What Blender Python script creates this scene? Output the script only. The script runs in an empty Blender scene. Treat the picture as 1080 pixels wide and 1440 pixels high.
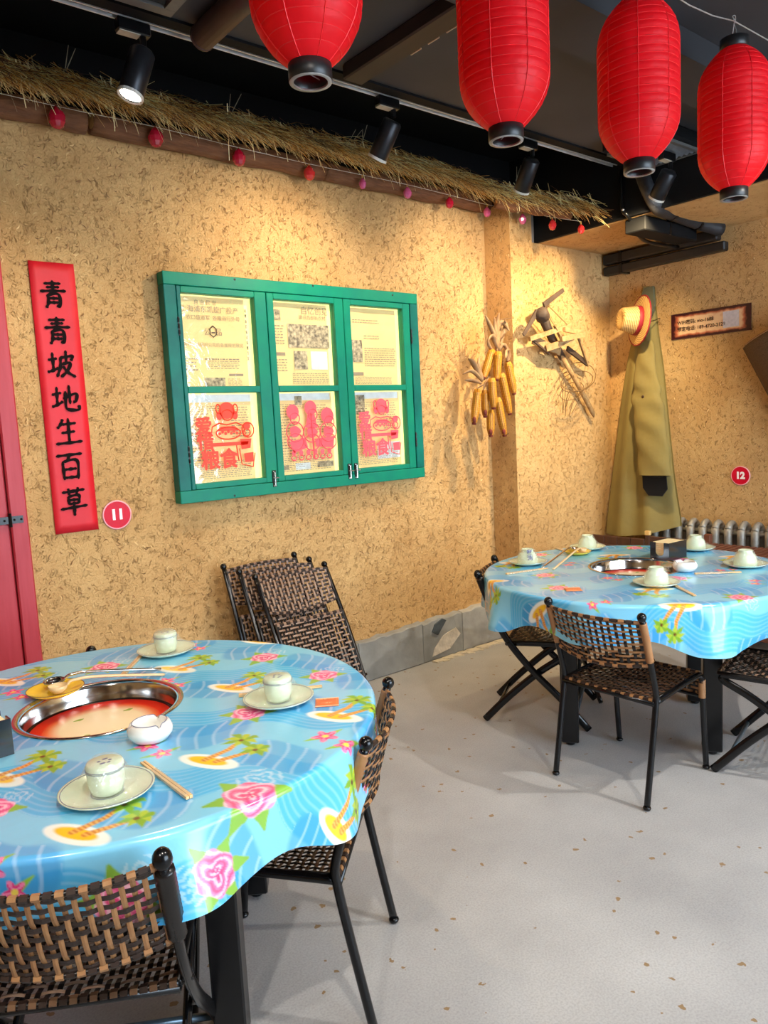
import bpy, math, random
import numpy as np
from mathutils import Vector, Matrix

random.seed(7)
rng = np.random.default_rng(7)
SC = bpy.context.scene
COL = SC.collection
PI = math.pi

# ------------------------------------------------------------------ camera
FPX = 1059.0                                   # focal length in pixels of the 1080x1440 frame
_v1 = np.array([1851-540, 530-720, FPX]); _v2 = np.array([-327-540, 643-720, FPX])
_X = _v1/np.linalg.norm(_v1)
_Z = np.cross(_v1, _v2); _Z /= np.linalg.norm(_Z)
_Y = np.cross(_Z, _X)
RM = np.array([_X, _Y, _Z])                    # world = RM @ (right, down, forward)
HC = 1.55
CAMP = np.array([0, 0, HC])
cam_d = bpy.data.cameras.new('camera'); cam = bpy.data.objects.new('camera', cam_d); COL.objects.link(cam)
cam_d.sensor_fit = 'VERTICAL'; cam_d.sensor_height = 36.0; cam_d.lens = FPX*36/1440
cam_d.clip_start = 0.05; cam_d.clip_end = 100
_r = RM @ np.array([1, 0, 0]); _u = RM @ np.array([0, -1, 0]); _b = RM @ np.array([0, 0, -1])
cam.matrix_world = Matrix(((_r[0], _u[0], _b[0], 0), (_r[1], _u[1], _b[1], 0), (_r[2], _u[2], _b[2], HC), (0, 0, 0, 1)))
SC.camera = cam

# ------------------------------------------------------------------ world, exposure
SC.view_settings.view_transform = 'Standard'
SC.view_settings.look = 'None'
SC.view_settings.gamma = 1.0
SC.view_settings.use_curve_mapping = False
SC.view_settings.exposure = 0.50
world = bpy.data.worlds.new('daylight'); SC.world = world
world.use_nodes = True
_bg = world.node_tree.nodes['Background']
_bg.inputs[0].default_value = (0.68, 0.84, 1.0, 1); _bg.inputs[1].default_value = 8.5
SPOT_E = 30.0          # watts of one wall spot of the track
DOWN_E = 75.0          # watts of one ceiling down spot over the aisle

# ------------------------------------------------------------------ pixel helpers (a pixel is a direction)
def ray(u, v): return RM @ np.array([u-540.0, v-720.0, FPX])
def at_z(u, v, z): d = ray(u, v); return CAMP + (z-HC)/d[2]*d
def at_y(u, v, y): d = ray(u, v); return CAMP + y/d[1]*d
def at_x(u, v, x): d = ray(u, v); return CAMP + x/d[0]*d

# ------------------------------------------------------------------ materials
def lin(c):
    return tuple((x/12.92 if x <= .04045 else ((x+.055)/1.055)**2.4) for x in (c[0]/255., c[1]/255., c[2]/255.))
MATS = {}
def mat(name, c, rough=.6, metal=0., var=.12, scale=30., bump=0., bscale=60., spec=.5, coat=0., stretch=None, c2=None, trans=0., alpha=1., emis=0., sub=0.):
    """principled material whose colour wanders between two procedural tones"""
    if name in MATS: return MATS[name]
    m = bpy.data.materials.new(name); m.use_nodes = True
    nt = m.node_tree; P = nt.nodes['Principled BSDF']
    base = lin(c)
    a = tuple(x*(1-var) for x in base); b = tuple(min(1, x*(1+var)) for x in base) if c2 is None else lin(c2)
    tc = nt.nodes.new('ShaderNodeTexCoord'); mp = nt.nodes.new('ShaderNodeMapping')
    nt.links.new(tc.outputs['Object'], mp.inputs[0])
    if stretch: mp.inputs['Scale'].default_value = stretch
    no = nt.nodes.new('ShaderNodeTexNoise'); no.inputs['Scale'].default_value = scale; no.inputs['Detail'].default_value = 4
    nt.links.new(mp.outputs[0], no.inputs['Vector'])
    rp = nt.nodes.new('ShaderNodeValToRGB')
    rp.color_ramp.elements[0].position = .3; rp.color_ramp.elements[0].color = (*a, 1)
    rp.color_ramp.elements[1].position = .7; rp.color_ramp.elements[1].color = (*b, 1)
    nt.links.new(no.outputs['Fac'], rp.inputs[0]); nt.links.new(rp.outputs[0], P.inputs['Base Color'])
    P.inputs['Roughness'].default_value = rough; P.inputs['Metallic'].default_value = metal
    P.inputs['Specular IOR Level'].default_value = spec; P.inputs['Coat Weight'].default_value = coat
    P.inputs['Coat Roughness'].default_value = .08
    P.inputs['Transmission Weight'].default_value = trans; P.inputs['Alpha'].default_value = alpha
    if emis:
        nt.links.new(rp.outputs[0], P.inputs['Emission Color']); P.inputs['Emission Strength'].default_value = emis
    if sub:
        P.inputs['Subsurface Weight'].default_value = sub
    if bump:
        n2 = nt.nodes.new('ShaderNodeTexNoise'); n2.inputs['Scale'].default_value = bscale; n2.inputs['Detail'].default_value = 5
        nt.links.new(mp.outputs[0], n2.inputs['Vector'])
        bp = nt.nodes.new('ShaderNodeBump'); bp.inputs['Strength'].default_value = bump; bp.inputs['Distance'].default_value = .01
        nt.links.new(n2.outputs['Fac'], bp.inputs['Height']); nt.links.new(bp.outputs[0], P.inputs['Normal'])
    MATS[name] = m
    return m

def stucco(name='straw_stucco'):
    if name in MATS: return MATS[name]
    m = bpy.data.materials.new(name); m.use_nodes = True; nt = m.node_tree; P = nt.nodes['Principled BSDF']
    N = nt.nodes.new; L = nt.links.new
    tc = N('ShaderNodeTexCoord')
    big = N('ShaderNodeTexNoise'); big.inputs['Scale'].default_value = 2.2; big.inputs['Detail'].default_value = 3
    L(tc.outputs['Object'], big.inputs['Vector'])
    fl = N('ShaderNodeTexNoise'); fl.inputs['Scale'].default_value = 34; fl.inputs['Detail'].default_value = 5; fl.inputs['Roughness'].default_value = .55; fl.inputs['Distortion'].default_value = 1.6
    mpc = N('ShaderNodeMapping'); mpc.inputs['Scale'].default_value = (1, 1, .62); L(tc.outputs['Object'], mpc.inputs[0]); L(mpc.outputs[0], fl.inputs['Vector'])
    msk = N('ShaderNodeTexNoise'); msk.inputs['Scale'].default_value = 27; msk.inputs['Detail'].default_value = 3; L(tc.outputs['Object'], msk.inputs['Vector'])
    mk = N('ShaderNodeMapRange'); mk.inputs[1].default_value = .50; mk.inputs[2].default_value = .60; L(msk.outputs['Fac'], mk.inputs[0])
    fine = N('ShaderNodeTexNoise'); fine.inputs['Scale'].default_value = 60; fine.inputs['Detail'].default_value = 4; fine.inputs['Distortion'].default_value = 1.5
    L(tc.outputs['Object'], fine.inputs['Vector'])
    # ridges: |n-0.5| gives the edges of trowelled flakes
    s = N('ShaderNodeMath'); s.operation = 'SUBTRACT'; s.inputs[1].default_value = .5; L(fl.outputs['Fac'], s.inputs[0])
    ab = N('ShaderNodeMath'); ab.operation = 'ABSOLUTE'; L(s.outputs[0], ab.inputs[0])
    mr0 = N('ShaderNodeMapRange'); mr0.inputs[1].default_value = 0; mr0.inputs[2].default_value = .026; mr0.inputs[3].default_value = 1; mr0.inputs[4].default_value = 0; L(ab.outputs[0], mr0.inputs[0])
    mm_ = N('ShaderNodeMath'); mm_.operation = 'MULTIPLY'; L(mr0.outputs[0], mm_.inputs[0]); L(mk.outputs[0], mm_.inputs[1])
    mr = N('ShaderNodeMath'); mr.operation = 'SUBTRACT'; mr.inputs[0].default_value = 1; L(mm_.outputs[0], mr.inputs[1])
    r1 = N('ShaderNodeValToRGB'); e = r1.color_ramp.elements
    e[0].position = .3; e[0].color = (*lin((192, 149, 95)), 1); e[1].position = .7; e[1].color = (*lin((212, 172, 116)), 1)
    L(big.outputs['Fac'], r1.inputs[0])
    mx = N('ShaderNodeMix'); mx.data_type = 'RGBA'; mx.blend_type = 'MULTIPLY'; mx.inputs[0].default_value = .42
    L(r1.outputs[0], mx.inputs[6])
    r2 = N('ShaderNodeValToRGB'); e = r2.color_ramp.elements
    e[0].position = .0; e[0].color = (.55, .42, .28, 1); e[1].position = .8; e[1].color = (1, 1, 1, 1)  # brown crack tint: crevice shade put into the colour, along with straw bits
    L(mr.outputs[0], r2.inputs[0]); L(r2.outputs[0], mx.inputs[7])
    L(mx.outputs[2], P.inputs['Base Color'])
    P.inputs['Roughness'].default_value = .85; P.inputs['Specular IOR Level'].default_value = .25
    ad = N('ShaderNodeMath'); ad.operation = 'MULTIPLY_ADD'; ad.inputs[1].default_value = .8
    L(fine.outputs['Fac'], ad.inputs[0]); L(mr.outputs[0], ad.inputs[2])
    bp = N('ShaderNodeBump'); bp.inputs['Strength'].default_value = .85; bp.inputs['Distance'].default_value = .010
    L(ad.outputs[0], bp.inputs['Height']); L(bp.outputs[0], P.inputs['Normal'])
    MATS[name] = m; return m

def concrete(name='polished_concrete'):
    if name in MATS: return MATS[name]
    m = bpy.data.materials.new(name); m.use_nodes = True; nt = m.node_tree; P = nt.nodes['Principled BSDF']
    N = nt.nodes.new; L = nt.links.new
    tc = N('ShaderNodeTexCoord')
    a = N('ShaderNodeTexNoise'); a.inputs['Scale'].default_value = 1.3; a.inputs['Detail'].default_value = 6; a.inputs['Roughness'].default_value = .6
    L(tc.outputs['Object'], a.inputs['Vector'])
    r = N('ShaderNodeValToRGB'); e = r.color_ramp.elements
    e[0].position = .3; e[0].color = (*lin((150, 149, 149)), 1); e[1].position = .72; e[1].color = (*lin((180, 179, 178)), 1)
    L(a.outputs['Fac'], r.inputs[0])
    g = N('ShaderNodeTexNoise'); g.inputs['Scale'].default_value = 160; g.inputs['Detail'].default_value = 3
    L(tc.outputs['Object'], g.inputs['Vector'])
    rg = N('ShaderNodeValToRGB'); e = rg.color_ramp.elements
    e[0].position = .3; e[0].color = (.84, .84, .84, 1); e[1].position = .6; e[1].color = (1.04, 1.04, 1.04, 1)
    L(g.outputs['Fac'], rg.inputs[0])
    m1 = N('ShaderNodeMix'); m1.data_type = 'RGBA'; m1.blend_type = 'MULTIPLY'; m1.inputs[0].default_value = 1
    L(r.outputs[0], m1.inputs[6]); L(rg.outputs[0], m1.inputs[7])
    v = N('ShaderNodeTexVoronoi'); v.inputs['Scale'].default_value = 15; v.inputs['Randomness'].default_value = 1
    d = N('ShaderNodeTexNoise'); d.inputs['Scale'].default_value = 40
    L(tc.outputs['Object'], d.inputs['Vector'])
    va = N('ShaderNodeVectorMath'); va.operation = 'MULTIPLY_ADD'; va.inputs[1].default_value = (.03, .03, .03)
    L(d.outputs['Color'], va.inputs[0]); L(tc.outputs['Object'], va.inputs[2]); L(va.outputs[0], v.inputs['Vector'])
    lt = N('ShaderNodeMath'); lt.operation = 'LESS_THAN'; lt.inputs[1].default_value = .13; L(v.outputs['Distance'], lt.inputs[0])
    sp = N('ShaderNodeSeparateColor'); L(v.outputs['Color'], sp.inputs[0])
    gt = N('ShaderNodeMath'); gt.operation = 'GREATER_THAN'; gt.inputs[1].default_value = .5; L(sp.outputs[0], gt.inputs[0])
    mu = N('ShaderNodeMath'); mu.operation = 'MULTIPLY'; L(lt.outputs[0], mu.inputs[0]); L(gt.outputs[0], mu.inputs[1])
    m2 = N('ShaderNodeMix'); m2.data_type = 'RGBA'; m2.inputs[7].default_value = (*lin((136, 112, 80)), 1)
    L(mu.outputs[0], m2.inputs[0]); L(m1.outputs[2], m2.inputs[6]); L(m2.outputs[2], P.inputs['Base Color'])
    rr = N('ShaderNodeMapRange'); rr.inputs[3].default_value = .38; rr.inputs[4].default_value = .6; L(a.outputs['Fac'], rr.inputs[0]); L(rr.outputs[0], P.inputs['Roughness'])
    bp = N('ShaderNodeBump'); bp.inputs['Strength'].default_value = .12; bp.inputs['Distance'].default_value = .004; L(g.outputs['Fac'], bp.inputs['Height']); L(bp.outputs[0], P.inputs['Normal'])
    MATS[name] = m; return m

def filmy(name, tint=(1, 1, 1), gloss=.14, rough=.06, bump=.6, bscale=30, haze=0.0):
    """clear thin film or pane: mostly see-through with a wrinkled gloss"""
    if name in MATS: return MATS[name]
    m = bpy.data.materials.new(name); m.use_nodes = True; nt = m.node_tree; N = nt.nodes.new; L = nt.links.new
    for n in list(nt.nodes):
        if n.type != 'OUTPUT_MATERIAL': nt.nodes.remove(n)
    out = [n for n in nt.nodes if n.type == 'OUTPUT_MATERIAL'][0]
    tr = N('ShaderNodeBsdfTransparent'); tr.inputs[0].default_value = (*tint, 1)
    gl = N('ShaderNodeBsdfGlossy'); gl.inputs['Roughness'].default_value = rough
    df = N('ShaderNodeBsdfDiffuse'); df.inputs[0].default_value = (.9, .9, .88, 1)
    tc = N('ShaderNodeTexCoord'); no = N('ShaderNodeTexNoise'); no.inputs['Scale'].default_value = bscale; no.inputs['Detail'].default_value = 3; no.inputs['Distortion'].default_value = 1.2
    L(tc.outputs['Object'], no.inputs['Vector'])
    bp = N('ShaderNodeBump'); bp.inputs['Strength'].default_value = bump; bp.inputs['Distance'].default_value = .01
    L(no.outputs['Fac'], bp.inputs['Height']); L(bp.outputs[0], gl.inputs['Normal'])
    mx = N('ShaderNodeMixShader'); mx.inputs[0].default_value = gloss
    L(tr.outputs[0], mx.inputs[1]); L(gl.outputs[0], mx.inputs[2])
    m2 = N('ShaderNodeMixShader'); m2.inputs[0].default_value = haze
    L(mx.outputs[0], m2.inputs[1]); L(df.outputs[0], m2.inputs[2]); L(m2.outputs[0], out.inputs[0])
    MATS[name] = m; return m

def lantern_cloth(name='red_lantern_silk'):
    if name in MATS: return MATS[name]
    m = bpy.data.materials.new(name); m.use_nodes = True; nt = m.node_tree; N = nt.nodes.new; L = nt.links.new
    P = nt.nodes['Principled BSDF']; out = [n for n in nt.nodes if n.type == 'OUTPUT_MATERIAL'][0]
    tc = N('ShaderNodeTexCoord'); no = N('ShaderNodeTexNoise'); no.inputs['Scale'].default_value = 14; no.inputs['Detail'].default_value = 4
    L(tc.outputs['Object'], no.inputs['Vector'])
    r = N('ShaderNodeValToRGB'); r.color_ramp.elements[0].color = (.86, .004, .010, 1); r.color_ramp.elements[1].color = (1.0, .010, .022, 1)
    L(no.outputs['Fac'], r.inputs[0]); L(r.outputs[0], P.inputs['Base Color'])
    P.inputs['Roughness'].default_value = .5; P.inputs['Specular IOR Level'].default_value = .35
    bp = N('ShaderNodeBump'); bp.inputs['Strength'].default_value = .35; bp.inputs['Distance'].default_value = .006
    n2 = N('ShaderNodeTexNoise'); n2.inputs['Scale'].default_value = 32; n2.inputs['Detail'].default_value = 4; L(tc.outputs['Object'], n2.inputs['Vector'])
    L(n2.outputs['Fac'], bp.inputs['Height']); L(bp.outputs[0], P.inputs['Normal'])
    tl = N('ShaderNodeBsdfTranslucent'); L(r.outputs[0], tl.inputs[0])
    mx = N('ShaderNodeMixShader'); mx.inputs[0].default_value = .4
    L(P.outputs[0], mx.inputs[1]); L(tl.outputs[0], mx.inputs[2]); L(mx.outputs[0], out.inputs[0])
    MATS[name] = m; return m

def emitter(name, c, s):
    if name in MATS: return MATS[name]
    m = bpy.data.materials.new(name); m.use_nodes = True; P = m.node_tree.nodes['Principled BSDF']
    P.inputs['Base Color'].default_value = (*c, 1); P.inputs['Emission Color'].default_value = (*c, 1); P.inputs['Emission Strength'].default_value = s
    MATS[name] = m; return m

def attr_mat(name, rough=.24, coat=.35, bump=.16, bscale=9, emis=0.):
    """printed sheet: colour comes from the print stored on the mesh"""
    if name in MATS: return MATS[name]
    m = bpy.data.materials.new(name); m.use_nodes = True; nt = m.node_tree; N = nt.nodes.new; L = nt.links.new; P = nt.nodes['Principled BSDF']
    at = N('ShaderNodeAttribute'); at.attribute_name = 'print'
    L(at.outputs['Color'], P.inputs['Base Color']); P.inputs['Roughness'].default_value = rough; P.inputs['Coat Weight'].default_value = coat; P.inputs['Coat Roughness'].default_value = .12
    tc = N('ShaderNodeTexCoord'); no = N('ShaderNodeTexNoise'); no.inputs['Scale'].default_value = bscale; no.inputs['Detail'].default_value = 4; L(tc.outputs['Object'], no.inputs['Vector'])
    bp = N('ShaderNodeBump'); bp.inputs['Strength'].default_value = bump; bp.inputs['Distance'].default_value = .02; L(no.outputs['Fac'], bp.inputs['Height']); L(bp.outputs[0], P.inputs['Normal'])
    if emis: L(at.outputs['Color'], P.inputs['Emission Color']); P.inputs['Emission Strength'].default_value = emis
    MATS[name] = m; return m

# ------------------------------------------------------------------ mesh building
def nrm(v):
    v = np.asarray(v, float); n = np.linalg.norm(v); return v/n if n > 1e-12 else v
def catmull(pts, n=6):
    P = [np.asarray(p, float) for p in pts]
    if len(P) < 3: return P
    out = []
    Q = [2*P[0]-P[1]] + P + [2*P[-1]-P[-2]]
    for i in range(1, len(Q)-2):
        a, b, c, d = Q[i-1], Q[i], Q[i+1], Q[i+2]
        for k in range(n):
            t = k/n
            out.append(.5*((2*b)+(-a+c)*t+(2*a-5*b+4*c-d)*t*t+(-a+3*b-3*c+d)*t**3))
    out.append(P[-1]); return out

class MB:
    def __init__(s): s.v = []; s.f = []; s.n = 0
    def add(s, V, F):
        o = len(s.v); s.v += [tuple(map(float, p)) for p in V]; s.f += [tuple(i+o for i in f) for f in F]; return s
    def box(s, a, b):
        x0, y0, z0 = a; x1, y1, z1 = b
        return s.add([(x0,y0,z0),(x1,y0,z0),(x1,y1,z0),(x0,y1,z0),(x0,y0,z1),(x1,y0,z1),(x1,y1,z1),(x0,y1,z1)],
                     [(0,3,2,1),(4,5,6,7),(0,1,5,4),(1,2,6,5),(2,3,7,6),(3,0,4,7)])
    def bbox(s, a, b, w):
        """box with chamfered edges"""
        (x0,y0,z0),(x1,y1,z1) = a, b
        import itertools
        V=[];
        for sx,sy,sz in itertools.product((0,1),repeat=3):
            X=(x0,x1)[sx]; Y=(y0,y1)[sy]; Z=(z0,z1)[sz]; dx=w*(1-2*sx); dy=w*(1-2*sy); dz=w*(1-2*sz)
            V += [(X,Y+dy,Z+dz),(X+dx,Y,Z+dz),(X+dx,Y+dy,Z)]
        idx=lambda sx,sy,sz,k:(sx*4+sy*2+sz)*3+k
        F=[]
        F.append((idx(0,0,0,0),idx(0,0,1,0),idx(0,1,1,0),idx(0,1,0,0))); F.append((idx(1,0,0,0),idx(1,1,0,0),idx(1,1,1,0),idx(1,0,1,0)))
        F.append((idx(0,0,0,1),idx(1,0,0,1),idx(1,0,1,1),idx(0,0,1,1))); F.append((idx(0,1,0,1),idx(0,1,1,1),idx(1,1,1,1),idx(1,1,0,1)))
        F.append((idx(0,0,0,2),idx(0,1,0,2),idx(1,1,0,2),idx(1,0,0,2))); F.append((idx(0,0,1,2),idx(1,0,1,2),idx(1,1,1,2),idx(0,1,1,2)))
        for A in (0,1):
            for B in (0,1):
                F.append((idx(A,B,0,0),idx(A,B,1,0),idx(A,B,1,1),idx(A,B,0,1)))
                F.append((idx(A,0,B,0),idx(A,1,B,0),idx(A,1,B,2),idx(A,0,B,2)))
                F.append((idx(0,A,B,1),idx(1,A,B,1),idx(1,A,B,2),idx(0,A,B,2)))
        for sx,sy,sz in itertools.product((0,1),repeat=3): F.append((idx(sx,sy,sz,0),idx(sx,sy,sz,1),idx(sx,sy,sz,2)))
        return s.add(V,F)
    def bar(s, p, q, w, h=None, up=(0, 0, 1), taper=1.0):
        """rectangular bar between two points"""
        p = np.asarray(p, float); q = np.asarray(q, float); h = h or w
        d = nrm(q-p); u = np.asarray(up, float)
        if abs(np.dot(d, u)) > .97: u = np.array([1., 0, 0])
        a = nrm(np.cross(d, u)); b = np.cross(a, d); V = []
        for c, k in ((p, 1), (q, taper)):
            for i, j in ((-1,-1),(1,-1),(1,1),(-1,1)): V.append(c+a*i*w/2*k+b*j*h/2*k)
        return s.add(V, [(0,1,2,3),(7,6,5,4),(0,4,5,1),(1,5,6,2),(2,6,7,3),(3,7,4,0)])
    def tube(s, path, r, n=8, sx=1.0, up=None, cap=True):
        P = [np.asarray(p, float) for p in path]; m = len(P)
        R = [r]*m if np.isscalar(r) else list(r)
        T = [nrm(P[min(i+1, m-1)]-P[max(i-1, 0)]) for i in range(m)]
        u = np.asarray(up if up is not None else (0, 0, 1), float)
        if abs(np.dot(u, T[0])) > .95: u = np.array([1., 0, 0]) if abs(T[0][0]) < .9 else np.array([0, 1., 0])
        a = nrm(np.cross(u, T[0])); V = []
        for i in range(m):
            a = nrm(a-np.dot(a, T[i])*T[i]); b = np.cross(T[i], a)
            for k in range(n):
                t = 2*PI*k/n; V.append(P[i]+R[i]*(math.cos(t)*a*sx+math.sin(t)*b))
        F = [(i*n+k, i*n+(k+1) % n, (i+1)*n+(k+1) % n, (i+1)*n+k) for i in range(m-1) for k in range(n)]
        if cap: F += [tuple(range(n-1, -1, -1)), tuple((m-1)*n+k for k in range(n))]
        return s.add(V, F)
    def lathe(s, prof, n=24, c=(0, 0, 0), axis=(0, 0, 1), fn=None):
        ax = nrm(axis); u = np.array([1., 0, 0]) if abs(ax[0]) < .9 else np.array([0, 1., 0])
        a = nrm(u-np.dot(u, ax)*ax); b = np.cross(ax, a); c = np.asarray(c, float); V = []
        for (r, z) in prof:
            for k in range(n):
                t = 2*PI*k/n; rr = r if fn is None else r*fn(t, z)
                V.append(c+ax*z+rr*(math.cos(t)*a+math.sin(t)*b))
        m = len(prof)
        F = [(i*n+k, i*n+(k+1) % n, (i+1)*n+(k+1) % n, (i+1)*n+k) for i in range(m-1) for k in range(n)]
        if prof[0][0] > 1e-6 and s.capA: F.append(tuple(range(n-1, -1, -1)))
        if prof[-1][0] > 1e-6 and s.capB: F.append(tuple((m-1)*n+k for k in range(n)))
        return s.add(V, F)
    capA = False; capB = False
    def ball(s, c, r, n=12, m=8, sc=(1, 1, 1)):
        V = [(c[0], c[1], c[2]-r*sc[2])]
        for i in range(1, m):
            t = PI*i/m
            for k in range(n):
                p = 2*PI*k/n; V.append((c[0]+r*sc[0]*math.sin(t)*math.cos(p), c[1]+r*sc[1]*math.sin(t)*math.sin(p), c[2]-r*sc[2]*math.cos(t)))
        V.append((c[0], c[1], c[2]+r*sc[2])); L = len(V)-1
        F = [(0, 1+(k+1) % n, 1+k) for k in range(n)]
        for i in range(m-2):
            for k in range(n): F.append((1+i*n+k, 1+i*n+(k+1) % n, 1+(i+1)*n+(k+1) % n, 1+(i+1)*n+k))
        F += [(L, 1+(m-2)*n+k, 1+(m-2)*n+(k+1) % n) for k in range(n)]
        return s.add(V, F)
    def prism(s, poly, fr, d):
        """poly: 2D outline; fr(x,y)->3D point; d: extrusion vector"""
        A = [np.asarray(fr(*p), float) for p in poly]; n = len(A); d = np.asarray(d, float)
        return s.add(A+[p+d for p in A], [tuple(range(n)), tuple(range(2*n-1, n-1, -1))]+[(i, n+i, n+(i+1) % n, (i+1) % n) for i in range(n)])
    def grid(s, fn, nu, nv, closed=False):
        V = [fn(i/nu, j/nv) for j in range(nv+1) for i in range(nu+1)]
        F = [(j*(nu+1)+i, j*(nu+1)+i+1, (j+1)*(nu+1)+i+1, (j+1)*(nu+1)+i) for j in range(nv) for i in range(nu)]
        return s.add(V, F)
    def mesh(s, name, m=None, smooth=False):
        me = bpy.data.meshes.new(name); me.from_pydata(s.v, [], s.f); me.update()
        if m is not None: me.materials.append(m)
        if smooth: me.polygons.foreach_set('use_smooth', [True]*len(me.polygons))
        return me
    def build(s, name, m, parent=None, smooth=False, world=False):
        if world and parent is not None:
            o = parent.location
            pp = parent.parent
            off = np.array(o) + (np.array(pp.location) if pp else 0)
            s.v = [tuple(np.array(p)-off) for p in s.v]
        return link(name, s.mesh(name, m, smooth), parent)

def link(name, me, parent=None):
    o = bpy.data.objects.new(name, me); COL.objects.link(o)
    if parent is not None: o.parent = parent
    return o
def tag(o, label=None, cat=None, group=None, kind=None):
    if label: o['label'] = label
    if cat: o['category'] = cat
    if group: o['group'] = group
    if kind: o['kind'] = kind
    return o
def thing(name, label, cat, loc=(0, 0, 0), rot=(0, 0, 0), group=None, kind=None):
    o = bpy.data.objects.new(name, None); COL.objects.link(o); o.empty_display_size = .05
    o.location = loc; o.rotation_euler = rot
    return tag(o, label, cat, group, kind)
def copy_tree(o, parent=None):
    c = o.copy(); COL.objects.link(c); c.parent = parent
    for ch in list(o.children): copy_tree(ch, c)
    return c
def text_mesh(body, size, offset=0., align='CENTER', spacing=1.):
    c = bpy.data.curves.new('lettering', 'FONT'); c.body = body; c.size = size; c.align_x = align; c.align_y = 'CENTER'; c.offset = offset; c.resolution_u = 3; c.space_character = spacing
    o = bpy.data.objects.new('lettering', c); COL.objects.link(o); bpy.context.view_layer.update()
    me = bpy.data.meshes.new_from_object(o.evaluated_get(bpy.context.evaluated_depsgraph_get()))
    bpy.data.objects.remove(o); bpy.data.curves.remove(c)
    return me
def text_on(name, body, size, m, parent, o, ex, ey, offset=0., align='CENTER', lift=(0, 0, 0), spacing=1., bold=0.):
    """lettering laid on a surface: o origin, ex/ey the reading axes (world), parent at a pure translation"""
    me = text_mesh(body, size, offset, align, spacing); n = len(me.vertices)
    co = np.empty(n*3, np.float32); me.vertices.foreach_get('co', co); co = co.reshape(-1, 3)
    base = np.asarray(o, float)+np.asarray(lift, float)
    p = parent; off = np.zeros(3)
    while p is not None: off += np.array(p.location); p = p.parent
    w = base-off+co[:, :1]*np.asarray(ex, float)+co[:, 1:2]*np.asarray(ey, float)
    if bold:                                   # heavy weight: the outline repeated with small shifts
        fs = [tuple(p.vertices) for p in me.polygons]; mb = MB(); nv = np.cross(np.asarray(ex, float), np.asarray(ey, float))
        for k, (a, b) in enumerate(((0, 0), (1, 0), (-1, 0), (0, 1), (0, -1), (.7, .7), (-.7, -.7))):
            mb.add(w+np.asarray(ex)*a*bold+np.asarray(ey)*b*bold+nv*.00012*k, fs)
        return mb.build(name, m, parent)
    me.vertices.foreach_set('co', w.astype(np.float32).ravel()); me.update(); me.materials.clear(); me.materials.append(m); me.name = name
    return link(name, me, parent)

M_BLACK = mat('black_gloss_steel', (11, 11, 13), rough=.28, var=.25, spec=.4)
M_CHAIR = mat('black_painted_tube', (12, 12, 14), rough=.2, var=.2, spec=.4)
M_TAN = mat('tan_rattan', (184, 134, 86), rough=.45, var=.22, scale=25, c2=(150, 102, 62))
M_TAN2 = mat('grey_brown_rattan', (172, 140, 116), rough=.35, var=.2, scale=25, c2=(136, 104, 84))
M_DARK = mat('dark_brown_rattan', (46, 31, 24), rough=.4, var=.3, scale=25)
M_SEAT = mat('umber_rattan', (128, 92, 64), rough=.35, var=.25, scale=25, c2=(96, 66, 46))
M_BLK_R = mat('black_rattan', (22, 18, 17), rough=.28, var=.3, scale=25)
# ================================================================== the setting
YW, YP, XP, XW = 3.60, 3.376, 3.90, 5.00       # long wall, corner pier face, pier side, right wall
ZS, ZC, ZM = 2.715, 3.30, 3.035                           # low corner ceiling, main ceiling
X0, YF = -2.3, -3.0
STU = stucco()
CEIL = mat('charcoal_ceiling', (50, 50, 54), rough=.75, var=.15, scale=3)
BLKP = mat('matt_black_paint', (12, 12, 14), rough=.8, var=.2, scale=4, spec=.2)
def struct(name, mb, m, smooth=False, label=None):
    o = mb.build(name, m, None, smooth); o['kind'] = 'structure'
    if label: o['label'] = label
    return o
floor = struct('floor', MB().box((X0-.1, YF-.1, -.1), (XW+.1, YW+.1, 0)), concrete(), label='grey polished concrete floor with small brown specks')
wall_back = struct('wall_back', MB().box((X0-.1, YW, 0), (XP+.02, YW+.1, 2.95)), STU, label='long ochre straw-mud plaster wall with window and couplet')
struct('wall_back_upper', MB().box((X0-.1, YW-.004, 2.95), (4.19, YW+.1, ZC)), BLKP, label='black band of wall above the straw eave')
wall_corner = struct('wall_corner', MB().box((XP, YP, 0), (XW, YW+.1, ZS)).box((XP, YP, ZS), (4.12, YW+.1, 2.95)), STU, label='projecting pier of straw-mud plaster in the room corner')
struct('trim_1', MB().box((4.121, YP+.02, ZS), (4.168, YW-.005, 2.95)), mat('grey_board', (120, 112, 104), rough=.7), label='small grey board above the pier')
wall_right = struct('wall_right', MB().box((XW, YF-.1, 0), (XW+.1, YP, ZS)), STU, label='ochre plaster wall with plaque, coat and radiator')
struct('wall_left', MB().box((X0-.1, YF-.1, 0), (X0, YW, ZC)), STU)
struct('ceiling', MB().box((X0-.1, YF-.1, ZM), (4.165, 2.66, ZC)), CEIL, label='charcoal painted ceiling')
struct('ceiling_cove', MB().box((X0-.1, YF-.1, ZC), (XW+.1, YW+.1, ZC+.1)), BLKP, label='black cove above the spotlight track')
struct('ceiling_soffit', MB().box((4.20, YF-.1, ZS), (XW+.1, YW+.1, ZS+.04)), STU, label='low plastered ceiling strip above the corner')
struct('trim_2', MB().box((4.17, YF, ZS+.005), (4.198, YW-.006, ZC)), BLKP, label='black bulkhead face at the low ceiling')
struct('trim_3', MB().box((X0, 2.661, 3.025), (4.165, 2.715, ZC)), BLKP, label='black beam along the spotlight track')
struct('trim_4', MB().box((X0, 1.64, 2.93), (4.165, 1.885, ZM-.001)), mat('dark_grey_beam', (34, 34, 38), rough=.7, var=.2, scale=3), label='broad dark ceiling beam over the lanterns')
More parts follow.
